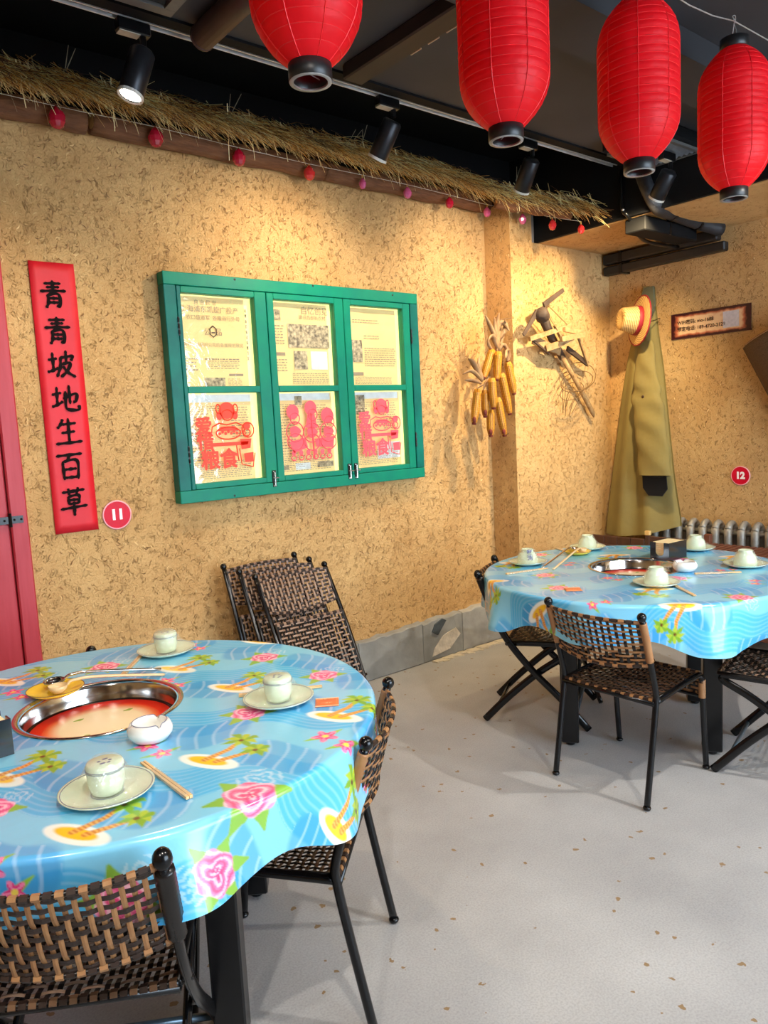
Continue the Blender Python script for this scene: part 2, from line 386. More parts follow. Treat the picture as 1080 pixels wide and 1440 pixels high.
# front glazing behind the camera: daylight comes in between the mullions
fw = MB()
fw.box((X0, YF-.1, 0), (XW, YF, .35)); fw.box((X0, YF-.1, 3.0), (XW, YF, ZC))
fw.box((X0, YF-.1, .35), (.9, YF, 3.0)); fw.box((XW-.2, YF-.1, .35), (XW, YF, 3.0))
struct('wall_front', fw, STU)
mm = MB()
for x in (2.2, 3.5): mm.box((x-.04, YF-.08, .35), (x+.04, YF-.02, 3.0))
struct('window_2', mm, M_BLACK)

# straw chips trowelled into the plaster (uncountable relief)
def chips(name, parent, o, ex, ey, nrmv, w, h, count, m, smin=.010, smax=.028):
    mb = MB(); o, ex, ey, nv = (np.asarray(q, float) for q in (o, ex, ey, nrmv))
    for _ in range(count):
        c = o+ex*random.uniform(0, w)+ey*random.uniform(0, h); a = random.gauss(1.2, .8); L = random.uniform(smin, smax); t = L*random.uniform(.06, .13)
        d = ex*math.cos(a)+ey*math.sin(a); p = -ex*math.sin(a)+ey*math.cos(a); k = random.uniform(-.35, .35)*L
        V = []
        for s_, tw, hh in ((-.5, .3, .0005), (-.15, 1, .0030), (.2, .9, .0034), (.5, .25, .0006)):
            q = c+d*s_*L+p*(k*(1-4*s_*s_)); V += [q+p*t*tw+nv*hh, q-p*t*tw+nv*hh*.4]
        mb.add(V, [(0, 1, 3, 2), (2, 3, 5, 4), (4, 5, 7, 6)])
    return tag(mb.build(name, m, parent), kind='stuff')
CH_D = mat('dark_straw_chip', (140, 100, 56), rough=.8, var=.3, scale=9)
CH_L = mat('pale_straw_chip', (224, 186, 128), rough=.8, var=.15, scale=9)
for nm, mt_, k in (('straw_chips_dark', CH_D, 1.8), ('straw_chips_pale', CH_L, 1.5)):
    chips(nm, wall_back, (.86, YW, .3), (1, 0, 0), (0, 0, 1), (0, -1, 0), 3.03, 2.62, int(1700*k), mt_)
    chips(nm, wall_corner, (XP, YP, .3), (1, 0, 0), (0, 0, 1), (0, -1, 0), 1.1, 2.4, int(330*k), mt_, .008, .024)
    chips(nm, wall_corner, (XP, YW, .2), (0, -1, 0), (0, 0, 1), (-1, 0, 0), .22, 2.6, int(70*k), mt_, .008, .024)
    chips(nm, wall_right, (XW, 3.37, .6), (0, -1, 0), (0, 0, 1), (-1, 0, 0), 1.6, 2.1, int(420*k), mt_, .008, .022)

# stone plinth: slabs of rough stone
pl = thing('baseboard_back', 'rough grey stone plinth along the foot of the ochre wall', None, (0, YW, 0), kind='structure')
ST = [mat('grey_stone_a', (140, 140, 136), rough=.75, var=.2, scale=7, bump=.5, bscale=14), mat('grey_stone_b', (158, 156, 150), rough=.75, var=.2, scale=9, bump=.5, bscale=18),
      mat('grey_stone_c', (140, 140, 136), rough=.75, var=.25, scale=6, bump=.5, bscale=12)]
def slab(x0, x1, h0, h1, m, d=.035, name='stone'):
    n = 9; top = []
    for i in range(n+1):
        t = i/n; top.append((x0+(x1-x0)*t, h0+(h1-h0)*t+random.uniform(-.008, .008)))
    poly = [(x0, 0)]+top+[(x1, 0)]
    mb = MB(); fr = [(p[0], -d, p[1]) for p in poly]; bk = [(p[0], -.0005, p[1]+.006*(p[1] > 0)) for p in poly]
    k = len(poly); cx = (x0+x1)/2; cz = (h0+h1)/4
    ins = [((p[0]-cx)*.985+cx, -d-.004-.005*random.random(), (p[1]-cz)*.95+cz) for p in poly]
    F = [tuple(range(2*k, 3*k))]
    for i in range(k):
        j = (i+1) % k; F += [(i, j, 2*k+j, 2*k+i), (k+i, k+j, j, i)]
    mb.add(fr+bk+ins, F); return mb.build(name, m, pl)
for x0, x1, h0, h1, i in ((.90, 1.555, .24, .25, 0), (1.557, 2.205, .25, .23, 1), (2.207, 2.625, .23, .25, 2), (2.627, 3.145, .25, .265, 0), (3.147, 3.505, .265, .275, 2), (3.507, 3.89, .275, .285, 1)):
    slab(x0, x1, h0, h1, ST[i])
# scraped pale stone and a dark stone chip set into the mortar
MB().prism([(0, 0), (.16, .02), (.26, .10), (.22, .15), (.10, .12), (.02, .05)], lambda a, b: (3.22+a, -.047, .03+b), (0, .012, 0)).build('stone', mat('pale_scraped_stone', (206, 196, 180), rough=.8, var=.15, scale=30, bump=.5), pl)['label'] = 'pale scraped patch of stone'
MB().prism([(0, .03), (.05, 0), (.13, .085), (.10, .10), (.03, .075)], lambda a, b: (3.22+a, -.052, .165+b), (0, .015, 0)).build('stone', mat('dark_slate', (64, 72, 78), rough=.4, var=.3), pl)['label'] = 'dark slate chip'
# debris strip of mortar at the plinth foot
mo = MB()
for i in range(16):
    x = 3.2+.045*i; mo.prism([(0, 0), (.06, 0), (.055, .05+.03*random.random()), (.01, .03+.03*random.random())], lambda a, b: (x+a, -.055-b, .0), (0, 0, .006+.006*random.random()))
mo.build('mortar_line', mat('pale_mortar', (196, 184, 162), rough=.9, var=.15, scale=40), pl)

# red plank door at the left end of the wall
RED_W = mat('red_stained_wood', (206, 62, 74), rough=.5, var=.18, scale=6, stretch=(8, 8, .7), c2=(176, 40, 52))
RED_W2 = mat('crimson_stained_wood', (196, 30, 38), rough=.5, var=.18, scale=6, stretch=(8, 8, .7))
dr = thing('door_1', 'red stained wooden plank door with black strap hinge beside the couplet', None, (.0, YW, 0), kind='structure')
MB().bbox((.785, -.045, 0), (.857, -.0005, 2.5), .006).build('door_jamb', RED_W, dr)
MB().bbox((-.12, -.045, 2.43), (.784, -.0005, 2.5), .006).build('door_head', RED_W, dr)
leaf = MB().box((-.12, -.024, .02), (.782, -.0005, 2.42)).build('door_leaf', RED_W2, dr)
for k in range(7): MB().bbox((.655-.128*k, -.036, .02), (.779-.128*k, -.0245, 2.42), .004).build('plank', RED_W if k == 0 else RED_W2, leaf)
hz = at_y(10, 732, 3.555)
hg = MB().box((.70, -.051, hz[2]-.016), (.836, -.0455, hz[2]+.016)).build('strap_hinge', M_BLACK, dr)
MB().tube([(.783, -.053, hz[2]-.03), (.783, -.053, hz[2]+.03)], .007).build('hinge_pin', M_BLACK, hg)
for dx in (.715, .76, .80, .828): MB().ball((dx, -.053, hz[2]), .005, 8, 6, (1, .5, 1)).build('screw', M_CHAIR, hg)

# brown pipes and vent on the ceiling
PIPE = mat('red_brown_pipe', (58, 34, 32), rough=.55, var=.25, scale=8)
a = at_z(285, 52, 2.985)
t = thing('ceiling_pipe', 'thick red-brown pipe crossing the ceiling beside the track', 'pipe', (a[0], 2.625, 2.985))
MB().tube([(0, 0, 0), (0, -.60, 0)], .046, 16).build('pipe_tube', PIPE, t, True)
MB().tube([(0, .003, 0), (0, .014, 0)], .047, 16).build('end_cap', PIPE, t, True)
MB().box((-.015, -.25, .044), (.015, -.22, .0495)).build('bracket', M_BLACK, t)
a = at_z(497, 112, 2.985)
t = thing('ceiling_batten', 'dark brown timber batten with a scuffed edge crossing the ceiling', 'batten', (a[0], 2.6, 2.985))
MB().bbox((-.05, -.71, -.01), (.05, .015, .0495), .006).build('timber', mat('dark_brown_timber', (34, 20, 19), rough=.6, var=.3, scale=6, stretch=(4, .6, 4)), t)
sc_ = MB()
for k in range(4): sc_.box((.0465, -.66+.1*k, -.0115), (.0512, -.60+.1*k, -.007))
tag(sc_.build('scuffed_edge', mat('bare_wood_scuff', (190, 160, 130)), t), kind='stuff')
a = at_z(150, -2, ZM)
t = thing('ceiling_vent', 'dark square vent grille in the ceiling above the track', 'vent', (a[0], a[1]-.10, ZM-.03))
VM = mat('grey_vent_metal', (88, 86, 84), rough=.5)
for q in ((-.2, -.2, .2, -.16), (-.2, .0, .2, .04), (-.2, -.159, -.16, -.001), (.16, -.159, .2, -.001)): MB().box((q[0], q[1], 0), (q[2], q[3], .029)).build('vent_frame', VM, t)
for k in range(5): MB().bar((-.158, -.14+.03*k, .014), (.158, -.14+.03*k, .014), .022, .003, up=(0, .5, .8)).build('slat', M_BLACK, t)

# boxed duct with grille and the pipes round the low ceiling
t = thing('grille_duct', 'black boxed air duct with a slatted grille on its underside', 'duct', (3.93, 2.37, 2.95))
MB().bbox((-.22, -.19, .012), (.235, .17, .084), .01).build('duct_box', BLKP, t)
for q in ((-.20, -.17, .215, -.15), (-.20, .13, .215, .15), (-.20, -.149, -.18, .129), (.195, -.149, .215, .129)): MB().box((q[0], q[1], -.004), (q[2], q[3], .011)).build('grille_frame', VM, t)
for k in range(9): MB().bar((-.178, -.135+.031*k, .004), (.193, -.135+.031*k, .004), .020, .003, up=(0, .6, .8)).build('slat', mat('galvanised_slat', (150, 152, 156), rough=.35, metal=.6), t)
t = thing('corner_duct', 'black rectangular duct under the low ceiling running to the wall', 'duct', (4.2, 2.65, 2.63))
MB().bbox((.0, -.07, 0), (.60, .07, .083), .006).build('duct_box', BLKP, t)
MB().box((.27, -.072, .001), (.29, .072, .0835)).build('seam_band', M_BLACK, t)
t = thing('lagged_pipe', 'thick black lagged pipe bending from bulkhead down to right wall', 'pipe', (4.13, 2.42, 2.6))
pa = [at_x(903, 245, 4.12), at_x(912, 268, 4.13), at_x(926, 292, 4.2), at_x(945, 300, 4.42), at_x(980, 313, 4.72), at_x(1014, 323, 4.90)]
MB().tube(catmull(pa, 6), .042, 12).build('pipe_tube', mat('black_lagging', (36, 36, 40), rough=.55, var=.25, scale=20, bump=.3), t, True, world=True)
for k in (3, 4): MB().tube([np.array(pa[k])-[.012, 0, 0], np.array(pa[k])+[.012, 0, 0]], .046, 12).build('tie_band', M_BLACK, t, world=True)
t = thing('conduit', 'thin black conduit hugging the corner duct under the low ceiling', 'conduit', (4.14, 2.74, 2.6))
MB().tube(catmull([at_x(873, 240, 4.155), at_x(875, 292, 4.155), at_x(884, 305, 4.18), (4.45, 2.745, 2.63), (4.86, 2.745, 2.63)], 5), .012, 8).build('conduit_tube', M_BLACK, t, True, world=True)
MB().ball(at_x(876, 295, 4.14), .008, 8, 6).build('screw', mat('bright_screw', (220, 220, 220), metal=.8, rough=.3), t, world=True)
for i, (zz, rr, lab) in enumerate(((2.665, .034, 'upper black pipe along the top of the right wall'), (2.585, .030, 'lower black square pipe along the top of the right wall'))):
    t = thing('wall_pipe', lab, 'pipe', (4.93, 2.5, zz))
    MB().bbox((-rr, -.05 if i else .0, -rr), (rr, .86, rr), .008).build('pipe_tube', mat('black_satin_pipe', (26, 26, 29), rough=.45, var=.2), t)
    MB().box((-rr-.004, .70, -rr-.004), (.0695, .725, rr+.004)).build('bracket', M_BLACK, t)

# ------------------------------------------------------------------ radiator against the right wall
IRON = mat('silver_painted_iron', (150, 146, 138), rough=.42, metal=.35, var=.25, scale=14, bump=.15)
rad = thing('radiator', 'silver cast iron column radiator under the number twelve disc', 'radiator', (4.90, 2.93, 0))
def rad_section():
    mb = MB()
    for x in (-.045, .045):
        mb.tube(catmull([(x, 0, .11), (x, 0, .14), (x, 0, .70), (x*.95, 0, .745), (x*.6, 0, .775)], 4), [.020]*4+[.026]*8+[.024]*4+[.018], 10)
    mb.tube(catmull([(-.045, 0, .73), (-.03, 0, .77), (0, 0, .785), (.03, 0, .77), (.045, 0, .73)], 4), .022, 10)
    mb.tube([(-.045, 0, .13), (.045, 0, .13)], .022, 10)
    return mb.mesh('section', IRON, True)
rs = rad_section()
for k in range(14): o = link('section', rs, rad); o.location = (0, -.088*k, 0)
for z in (.14, .72): MB().tube([(0, .03, z), (0, -1.2, z)], .016, 10).build('connecting_pipe', IRON, rad, True)
for y in (.0, -1.144): MB().bbox((-.05, y-.02, 0), (.05, y+.02, .11), .005).build('foot', IRON, rad)
# ================================================================== spotlights on the track
TY, TZ = 2.75, 3.03
t = thing('light_track', 'long grey aluminium spotlight track under the ceiling', 'track', (X0+.05, TY, TZ))
ALU = mat('grey_track_aluminium', (196, 200, 202), rough=.45, metal=.2, var=.1)
MB().box((0, -.018, 0), (6.4, -.012, .03)).build('side_rail', ALU, t); MB().box((0, .012, 0), (6.4, .018, .03)).build('side_rail', ALU, t)
MB().box((0, -.0115, .012), (6.4, .0115, .03)).build('track_core', M_BLACK, t)
for k in range(5): MB().box((.6+1.3*k, -.03, .0305), (.64+1.3*k, .0, ZC-TZ-.001)).build('hanger', M_BLACK, t)
BEZ = emitter('lit_lens', (1.0, .93, .80), 30.0)
GUN = mat('gunmetal_can', (40, 40, 44), rough=.35, metal=.5, var=.2)
def spotlight(pos, aim, label, energy, color=(1.0, .80, .55), size=1.15, blend=1.0, rad_=.045, L=.17, plate=True, group='track spotlights', src=.03):
    """adapter at pos on the track, can hung below it and turned to aim"""
    t = thing('track_spotlight', label, 'spotlight', pos, group=group)
    MB().bbox((-.06, -.020, -.045), (.06, .020, -.001), .004).build('adapter', M_BLACK, t)
    MB().box((-.055, -.018, -.049), (.02, .018, -.0455)).build('adapter_plate', mat('beige_plate', (176, 166, 148), rough=.5), t)
    MB().tube([(.035, 0, -.046), (.035, 0, -.078)], .012, 10).build('swivel', M_BLACK, t)
    top = np.array([.035, 0, -.075]); d = nrm(np.asarray(aim, float)-np.asarray(pos, float)-top)
    c0 = top-np.array([0, 0, .010])+d*.012
    b = MB(); b.capA = True; b.lathe([(.0, -.006), (rad_*.8, -.006), (rad_, .004), (rad_, L), (rad_*.93, L+.003), (rad_*.88, L-.012), (0.0, L-.016)], 20, c0, d)
    can = b.build('can', GUN, t, True)
    ln = MB(); ln.lathe([(rad_*.86, L-.004), (rad_*.5, L-.009), (0, L-.011)], 20, c0, d); ln.build('lens', BEZ, t)
    ri = MB(); ri.lathe([(rad_*.86, L+.002), (rad_*1.03, L+.004), (rad_*1.03, L-.008)], 20, c0, d); ri.build('bezel', mat('pale_bezel', (210, 205, 195), rough=.4), t)
    ld = bpy.data.lights.new('spot_lamp', 'SPOT'); ld.energy = energy; ld.color = color; ld.spot_size = size; ld.spot_blend = blend; ld.shadow_soft_size = src
    lo = bpy.data.objects.new('spot_lamp', ld); COL.objects.link(lo); lo.parent = t
    p = c0+d*(L+.012); lo.location = p
    lo.rotation_euler = Vector(d).to_track_quat('-Z', 'Y').to_euler()
    return t
WARM = (1.0, .78, .52)
p1_ = at_y(187, 45, TY); p2_ = at_y(545, 155, TY); p3_ = at_y(748, 215, TY)
spotlight((p1_[0], TY, TZ), (p1_[0]-.13, TY+.02, 2.5), 'black track spotlight with brightly lit lens above the couplet', SPOT_E*1.3, WARM, 2.6)
spotlight((p2_[0], TY, TZ), (2.15, 3.75, 1.5), 'black track spotlight turned from view above the green window', SPOT_E*1.6, WARM, 2.5)
spotlight((p3_[0]-.03, TY, TZ), (3.75, 3.9, 1.6), 'black track spotlight tilted outward above the straw eave near the pier', SPOT_E*1.2, WARM, 2.4)
p4_ = at_x(938, 250, 3.97)
spotlight((p4_[0], p4_[1], 2.945), (4.42, 3.7, 1.25), 'dark track spotlight beneath the slatted grille by the lagged pipe', SPOT_E*4.4, (1.0, .77, .42), 1.9, L=.15)
# further ceiling spots over the aisle, out of the picture, on a second track
TZ2 = 2.98
t = thing('light_track', 'second spotlight track above the aisle', 'track', (X0+.05, .2, TZ2))
MB().box((0, -.018, 0), (6.4, .018, .03)).build('side_rail', ALU, t)
for k in range(5): MB().box((.6+1.3*k, -.02, .0305), (.64+1.3*k, .02, ZM-TZ2-.001)).build('hanger', M_BLACK, t)
for x, y, ax, ay, e, al in ((.3, .2, .75, 1.9, 1.0, 'turned to the red door table'), (1.8, .2, 1.9, 1.0, 1.0, 'turned to the open floor'), (3.1, .2, 3.2, 1.9, 1.6, 'turned to the radiator table'), (-1.0, .2, .2, 1.6, .8, 'at the left wall end')):
    spotlight((x, y, TZ2), (ax, ay, 0), 'black spotlight on the second track over the aisle, '+al, DOWN_E*e, (1.0, .93, .84), 1.9, .9, src=.025, group='aisle spotlights')

# ================================================================== lanterns
SILK = lantern_cloth(); RIBM = mat('lantern_hoop_thread', (238, 30, 36), rough=.5, var=.1); RING = mat('lantern_black_ring', (26, 25, 26), rough=.4, var=.2); RINGG = mat('grey_ring_edge', (150, 146, 142), rough=.45)
LR, LH = .128, .50
def lantern_r(h):                   # h 0..1 from the bottom opening
    s = 2*h-1
    return LR*(1-.63*max(0, (abs(s)-.42)/.58)**2.3)
def make_lantern():
    t = thing('red_lantern', 'x', 'lantern')
    b = MB(); nb = 84; prof = []
    for i in range(nb+1):
        h = i/nb; w = abs(math.sin(h*PI*21)); prof.append((lantern_r(h)*(.985+.015*w), .035+h*LH))
    b.lathe(prof, 48, fn=lambda a, z: 1+.004*math.cos(8*a)+.003*math.sin(13*a+z*40)); b.build('silk_body', SILK, t, True)
    for k in range(8):
        a = 2*PI*(k+.3)/8
        MB().tube([(lantern_r(h)*1.001*math.cos(a), lantern_r(h)*1.001*math.sin(a), .035+h*LH) for h in [i/24 for i in range(25)]], .0011, 4).build('seam', RIBM, t)
    hp = MB()
    for k in range(1, 21):
        h = k/21; r = lantern_r(h)*.987
        hp.tube([(r*math.cos(2*PI*q/40), r*math.sin(2*PI*q/40), .035+h*LH) for q in range(41)], .0012, 4, cap=False)
    hp.build('wire_hoops', RIBM, t)
    for z, nm in ((0.0, 'bottom_ring'), (.535, 'top_ring')):
        rb = MB(); rb.lathe([(.048, z), (.050, z+.002), (.050, z+.036), (.046, z+.038), (.040, z+.036), (.040, z+.002), (.042, z), (.048, z)], 32)
        rg = rb.build(nm, RING, t, True)
        if z == 0: ed = MB(); ed.lathe([(.0395, -.001), (.0485, -.001), (.0485, .003), (.0395, .003), (.0395, -.001)], 32); ed.build('ring_edge', RINGG, rg, True)
    MB().box((-.014, -.002, .03), (.014, .002, .06)).build('paper_tag', mat('pale_pink_tag', (240, 190, 190)), t)
    MB().tube([(-.043, 0, .018), (.043, .004, .02)], .0014, 5).build('cross_wire', RINGG, t)
    MB().tube([(-.043, 0, .56), (-.02, 0, .60), (0, 0, .63), (.02, 0, .60), (.043, 0, .56)], .0016, 5).build('handle_wire', RINGG, t)
    return t
lp = [at_z(437, 116, 2.335), at_z(712, 199, 2.335), at_z(899, 243, 2.335), at_z(1032, 280, 2.335)]
llab = ['red silk lantern partly above the green window, showing only its lower half', 'tall red silk lantern hanging over the track between two other lanterns', 'red silk lantern hanging beside the lagged pipe, black top ring showing', 'slim red silk lantern hung by a twisted wire loop near the right wall']
proto = make_lantern()
LROT = [.3, 1.0, 1.9, .7]
wire_pts = []
for i, p in enumerate(lp):
    o = proto if i == 0 else copy_tree(proto)
    o.location = (p[0], p[1], 2.335); o.rotation_euler = (0, 0, LROT[i]); o['label'] = llab[i]; o['group'] = 'red silk lanterns in a row'
    wire_pts.append(np.array([p[0], p[1], 2.335+.635]))
t = thing('lantern_wire', 'thin steel wire strung between the red lanterns below the ceiling', 'wire', (wire_pts[0][0], wire_pts[0][1], 2.97))
WIRE = mat('galvanised_wire', (190, 190, 190), rough=.35, metal=.7)
ends = [np.array([.35, 1.45, 3.03])]+wire_pts+[np.array([4.15, 1.38, 3.03])]
for a, b in zip(ends[:-1], ends[1:]):
    MB().tube([a+(b-a)*s-np.array([0, 0, .03*4*s*(1-s)]) for s in (0, .25, .5, .75, 1)], .0022, 6).build('wire_span', WIRE, t, world=True)
for w in wire_pts:
    MB().tube([w+np.array([.012*math.cos(q)*(1+.1*q), .006*math.sin(q*1.3), .004+.012*math.sin(q)]) for q in np.linspace(0, 9, 26)], .0015, 5).build('twist', WIRE, t, world=True)

# ================================================================== straw eave: logs, thatch, string of drop lights
BARK = mat('brown_bark', (156, 104, 66), rough=.8, var=.35, scale=12, stretch=(.8, 4, 4), bump=1., bscale=26, c2=(98, 60, 36))
logs = [(.45, 1.26, 'reddish bark log under the straw eave above the red door'), (1.29, 2.55, 'brown bark log under the straw eave above the green window'), (2.56, 3.88, 'brown bark log under the straw eave near the pier'), (3.70, 4.18, 'short dark log at the far end of the straw eave')]
for i, (a, b, lab) in enumerate(logs):
    t = thing('eave_log', lab, 'log', (a, YW-.052 if i < 3 else 3.30, 2.965-.06*(i == 3)), (0, .16*(i == 3), -.62*(i == 3)), group='logs under the straw eave')
    n = 14
    rr = [.050*(1+.05*math.sin(7*q+i)) for q in np.linspace(0, 3, n)]
    MB().tube([((b-a)*q/(n-1), .003*math.sin(q), .004*math.cos(q*1.3)) for q in range(n)], rr, 14).build('bark', BARK, t, True)
    for x in (.0, b-a):
        e = MB(); e.lathe([(.040, 0), (.0, .003)], 14, (x, 0, .003), (1 if x else -1, 0, 0)); e.build('cut_end', mat('cut_wood_end', (196, 156, 104), rough=.7, var=.25, scale=40), t)
eave = thing('straw_eave', 'bushy eave of golden straw thatch under the black ceiling band', 'thatch', (.5, YW, 3.03))
def straw(count, m, name, x0=.35, x1=4.12, hang=False):
    V = []; F = []
    for _ in range(count):
        s = random.random()**.8; x = random.uniform(x0, x1)
        if x > 3.85: s *= .98
        yb = 3.58-.24*s; zb = 3.15-.13*s+random.gauss(0, .016)
        k_ = max(0, (x-3.45)/.67); yb -= .52*k_**1.5; zb -= .23*k_
        L = random.uniform(.10, .24); az = random.gauss(-PI/2+.55, .34); el = random.gauss(-.40, .17)
        if x > 3.9: L *= .7
        if hang: L = random.uniform(.12, .22); el = random.gauss(-.75, .25); az = random.gauss(-PI/2+.5, .6); yb = 3.40-.52*k_**1.5; zb = 3.05-.19*k_
        d = np.array([math.cos(az)*math.cos(el), math.sin(az)*math.cos(el), math.sin(el)])
        p0 = np.array([x, yb, zb]); p0 -= d*L*.35; p0[1] = min(p0[1], YW-.012)
        sag = random.uniform(0, .04)+.12*L*random.random(); w = random.uniform(.0016, .0036)
        sd = nrm(np.cross(d, (0, 0, 1)))*w; up = np.array([0, 0, w*.9]); base = len(V)
        for q in (0, .5, 1):
            p = p0+d*L*q-np.array([0, 0, sag*q*q]); tw = 1-.45*q
            V += [p+sd*tw, p+up*tw, p-sd*tw]
        for k in (0, 3):
            for j in range(3): F.append((base+k+j, base+k+(j+1) % 3, base+k+3+(j+1) % 3, base+k+3+j))
    mb = MB(); mb.v = [tuple(v) for v in V]; mb.f = F
    return tag(mb.build(name, m, eave, world=True), kind='stuff')
straw(4200, mat('golden_straw', (250, 198, 104), rough=.6, var=.25, scale=14, c2=(220, 162, 78)), 'straw_golden')
straw(2600, mat('pale_straw', (255, 230, 160), rough=.55, var=.2, scale=14), 'straw_pale')
straw(3000, mat('brown_straw', (110, 70, 36), rough=.7, var=.3, scale=14), 'straw_brown')
straw(420, mat('bright_straw', (250, 228, 172), rough=.5, var=.15, scale=14), 'straw_loose', hang=True)
# a few stray stalks that stick up
st = MB()
for u, v in ((88, 92), (492, 122), (505, 132), (725, 150), (540, 205), (330, 240)):
    for k in range(2):
        p = np.array([at_y(u, v+24, 3.45)[0]+random.uniform(-.02, .02), 3.45, 3.12]); st.tube([p, p+np.array([random.uniform(-.02, .06), -.02, random.uniform(.05, .11)])], [.0022, .0012], 5)
tag(st.build('stray_stalks', mat('grey_straw', (150, 140, 116), rough=.7), eave, world=True), kind='stuff')
MB().box((.4, YW-.12, 3.06), (3.86, YW-.005, 3.07)).build('backing_board', mat('weathered_board', (84, 74, 60), rough=.8, var=.3), eave, world=True)
t = thing('string_cord', 'thin white cord of the drop lights under the straw', 'cord', (.5, 3.50, 3.02))
DROP = [(80, 165), (219, 193), (336, 221), (435, 243), (510, 258), (573, 271), (632, 285), (685, 298), (735, 308), (777, 316), (817, 322)]
DY = [3.465]*8+[3.30, 3.12, 2.97]
dp = [at_y(u, v, y) for (u, v), y in zip(DROP, DY)]
cp = [np.array([.45, 3.485, 2.99])]
for i, p in enumerate(dp):
    cp.append(p+np.array([0, .0, .046]))
MB().tube(catmull(cp, 4), .0012, 5).build('cord_line', mat('white_cord', (214, 210, 200), rough=.5), t, world=True)
DROPM = [mat('ruby_acrylic', (196, 22, 60), rough=.12, var=.3, scale=20, trans=.35, coat=.6), mat('pink_acrylic', (232, 104, 160), rough=.12, var=.3, scale=20, trans=.4, coat=.6), mat('scarlet_acrylic', (214, 50, 52), rough=.12, var=.3, scale=20, trans=.3, coat=.6)]
def make_drop(m):
    r = .033; mb = MB(); n = 9
    rows = [(-.040, .006), (-.034, .020), (-.018, .030), (.002, .033), (.020, .024), (.034, .010), (.040, .003)]
    mb.capA = mb.capB = True; mb.lathe([(q[1], q[0]) for q in rows], n)
    return mb.mesh('faceted_drop', m)
drop_me = [make_drop(m) for m in DROPM]
dl = ['ruby faceted drop light on the log above the couplet', 'ruby faceted drop light beside the lit spotlight', 'ruby faceted drop light above the green window corner', 'scarlet faceted drop light with a curled straw beside it', 'pale pink pear-shaped drop light above the green window', 'pink faceted drop light past the pale pink one', 'dark pink faceted drop light under the thick straw', 'pink faceted drop light half hidden in straw by the pier', 'pink faceted drop light in front of the pier', 'red faceted drop light by the small grey board', 'last red faceted drop light at the eave tip']
for i, p in enumerate(dp):
    t = thing('drop_light', dl[i], 'ornament', p, group='faceted drop lights under the eave')
    k = 0 if i in (0, 1, 2, 6) else (2 if i in (3, 9, 10) else 1)
    o = link('faceted_drop', drop_me[k], t); s = (1.2, 1.15, 1.1, 1.0, .78, .85, .9, .8, .85, .85, .75)[i]
    o.scale = (s*(.75 if i == 4 else .95), s*.9, s)
    MB().tube([(0, 0, .038*s), (0, 0, .045)], .005, 8).build('cap', mat('gold_cap', (190, 150, 80), metal=.7, rough=.3), t)
# ================================================================== red couplet with brush writing
PAPER = mat('red_couplet_paper', (214, 22, 38), rough=.55, var=.1, scale=5, bump=.15, bscale=8)
INK = mat('black_ink', (22, 14, 15), rough=.8, var=.3, scale=30, spec=.1)
ca, cb, cc_, cd_ = [at_y(u, v, YW-.006) for u, v in ((40, 366), (105, 372), (137, 745), (77, 751))]
cx0, cx1 = (ca[0]+cd_[0])/2, (cb[0]+cc_[0])/2; cz1, cz0 = (ca[2]+cb[2])/2, (cc_[2]+cd_[2])/2
t = thing('red_couplet', 'long red paper scroll with black brush characters beside the red door', 'couplet', (cx0, YW-.004, cz0))
W_, H_ = cx1-cx0, cz1-cz0
sheet = MB().grid(lambda u, v: (u*W_, -.003-.0022*math.sin(7*u*PI/2+3*v)*math.sin(9*v), v*H_), 6, 30); 
o = sheet.build('paper_sheet', PAPER, t, True); md = o.modifiers.new('thick', 'SOLIDIFY'); md.thickness = .001; md.offset = 1
GLY = {
 'qing': [[(.2,.87),(.8,.9)],[(.27,.74),(.74,.77)],[(.5,1.0),(.5,.6)],[(.05,.585),(.5,.62),(.97,.64)],[(.31,.5),(.31,.2),(.22,.0)],[(.31,.48),(.69,.5),(.7,.08),(.6,.12)],[(.34,.35),(.66,.36)],[(.34,.2),(.66,.21)]],
 'po': [[(.05,.64),(.38,.7)],[(.22,.92),(.22,.28)],[(.0,.2),(.2,.26),(.42,.36)],[(.46,.72),(.92,.79),(.86,.62)],[(.5,.74),(.47,.4),(.32,.02)],[(.70,1.0),(.69,.52)],[(.53,.49),(.83,.54),(.7,.25),(.46,.02)],[(.56,.42),(.72,.2),(1.0,.02)]],
 'di': [[(.03,.62),(.38,.7)],[(.22,.92),(.2,.28)],[(.0,.18),(.2,.26),(.42,.38)],[(.42,.48),(.9,.66),(.87,.38),(.77,.36)],[(.66,.98),(.66,.28)],[(.52,.76),(.5,.2),(.58,.08),(.8,.05),(.98,.08),(.97,.24)]],
 'sheng': [[(.34,.97),(.26,.78),(.12,.62)],[(.28,.76),(.82,.81)],[(.25,.45),(.76,.5)],[(.53,1.0),(.52,.08)],[(.02,.05),(.5,.08),(1.0,.12)]],
 'bai': [[(.02,.9),(.5,.93),(.98,.96)],[(.52,.9),(.4,.72)],[(.24,.7),(.26,.0)],[(.24,.68),(.76,.71),(.76,.0)],[(.28,.39),(.74,.41)],[(.27,.08),(.76,.1)]],
 'cao': [[(.1,.85),(.5,.88),(.94,.92)],[(.34,1.0),(.36,.75)],[(.7,1.02),(.62,.76)],[(.32,.7),(.33,.38)],[(.32,.69),(.7,.71),(.68,.4)],[(.34,.55),(.68,.56)],[(.33,.41),(.69,.42)],[(.0,.23),(.5,.27),(1.0,.31)],[(.5,.38),(.49,-.06)]]}
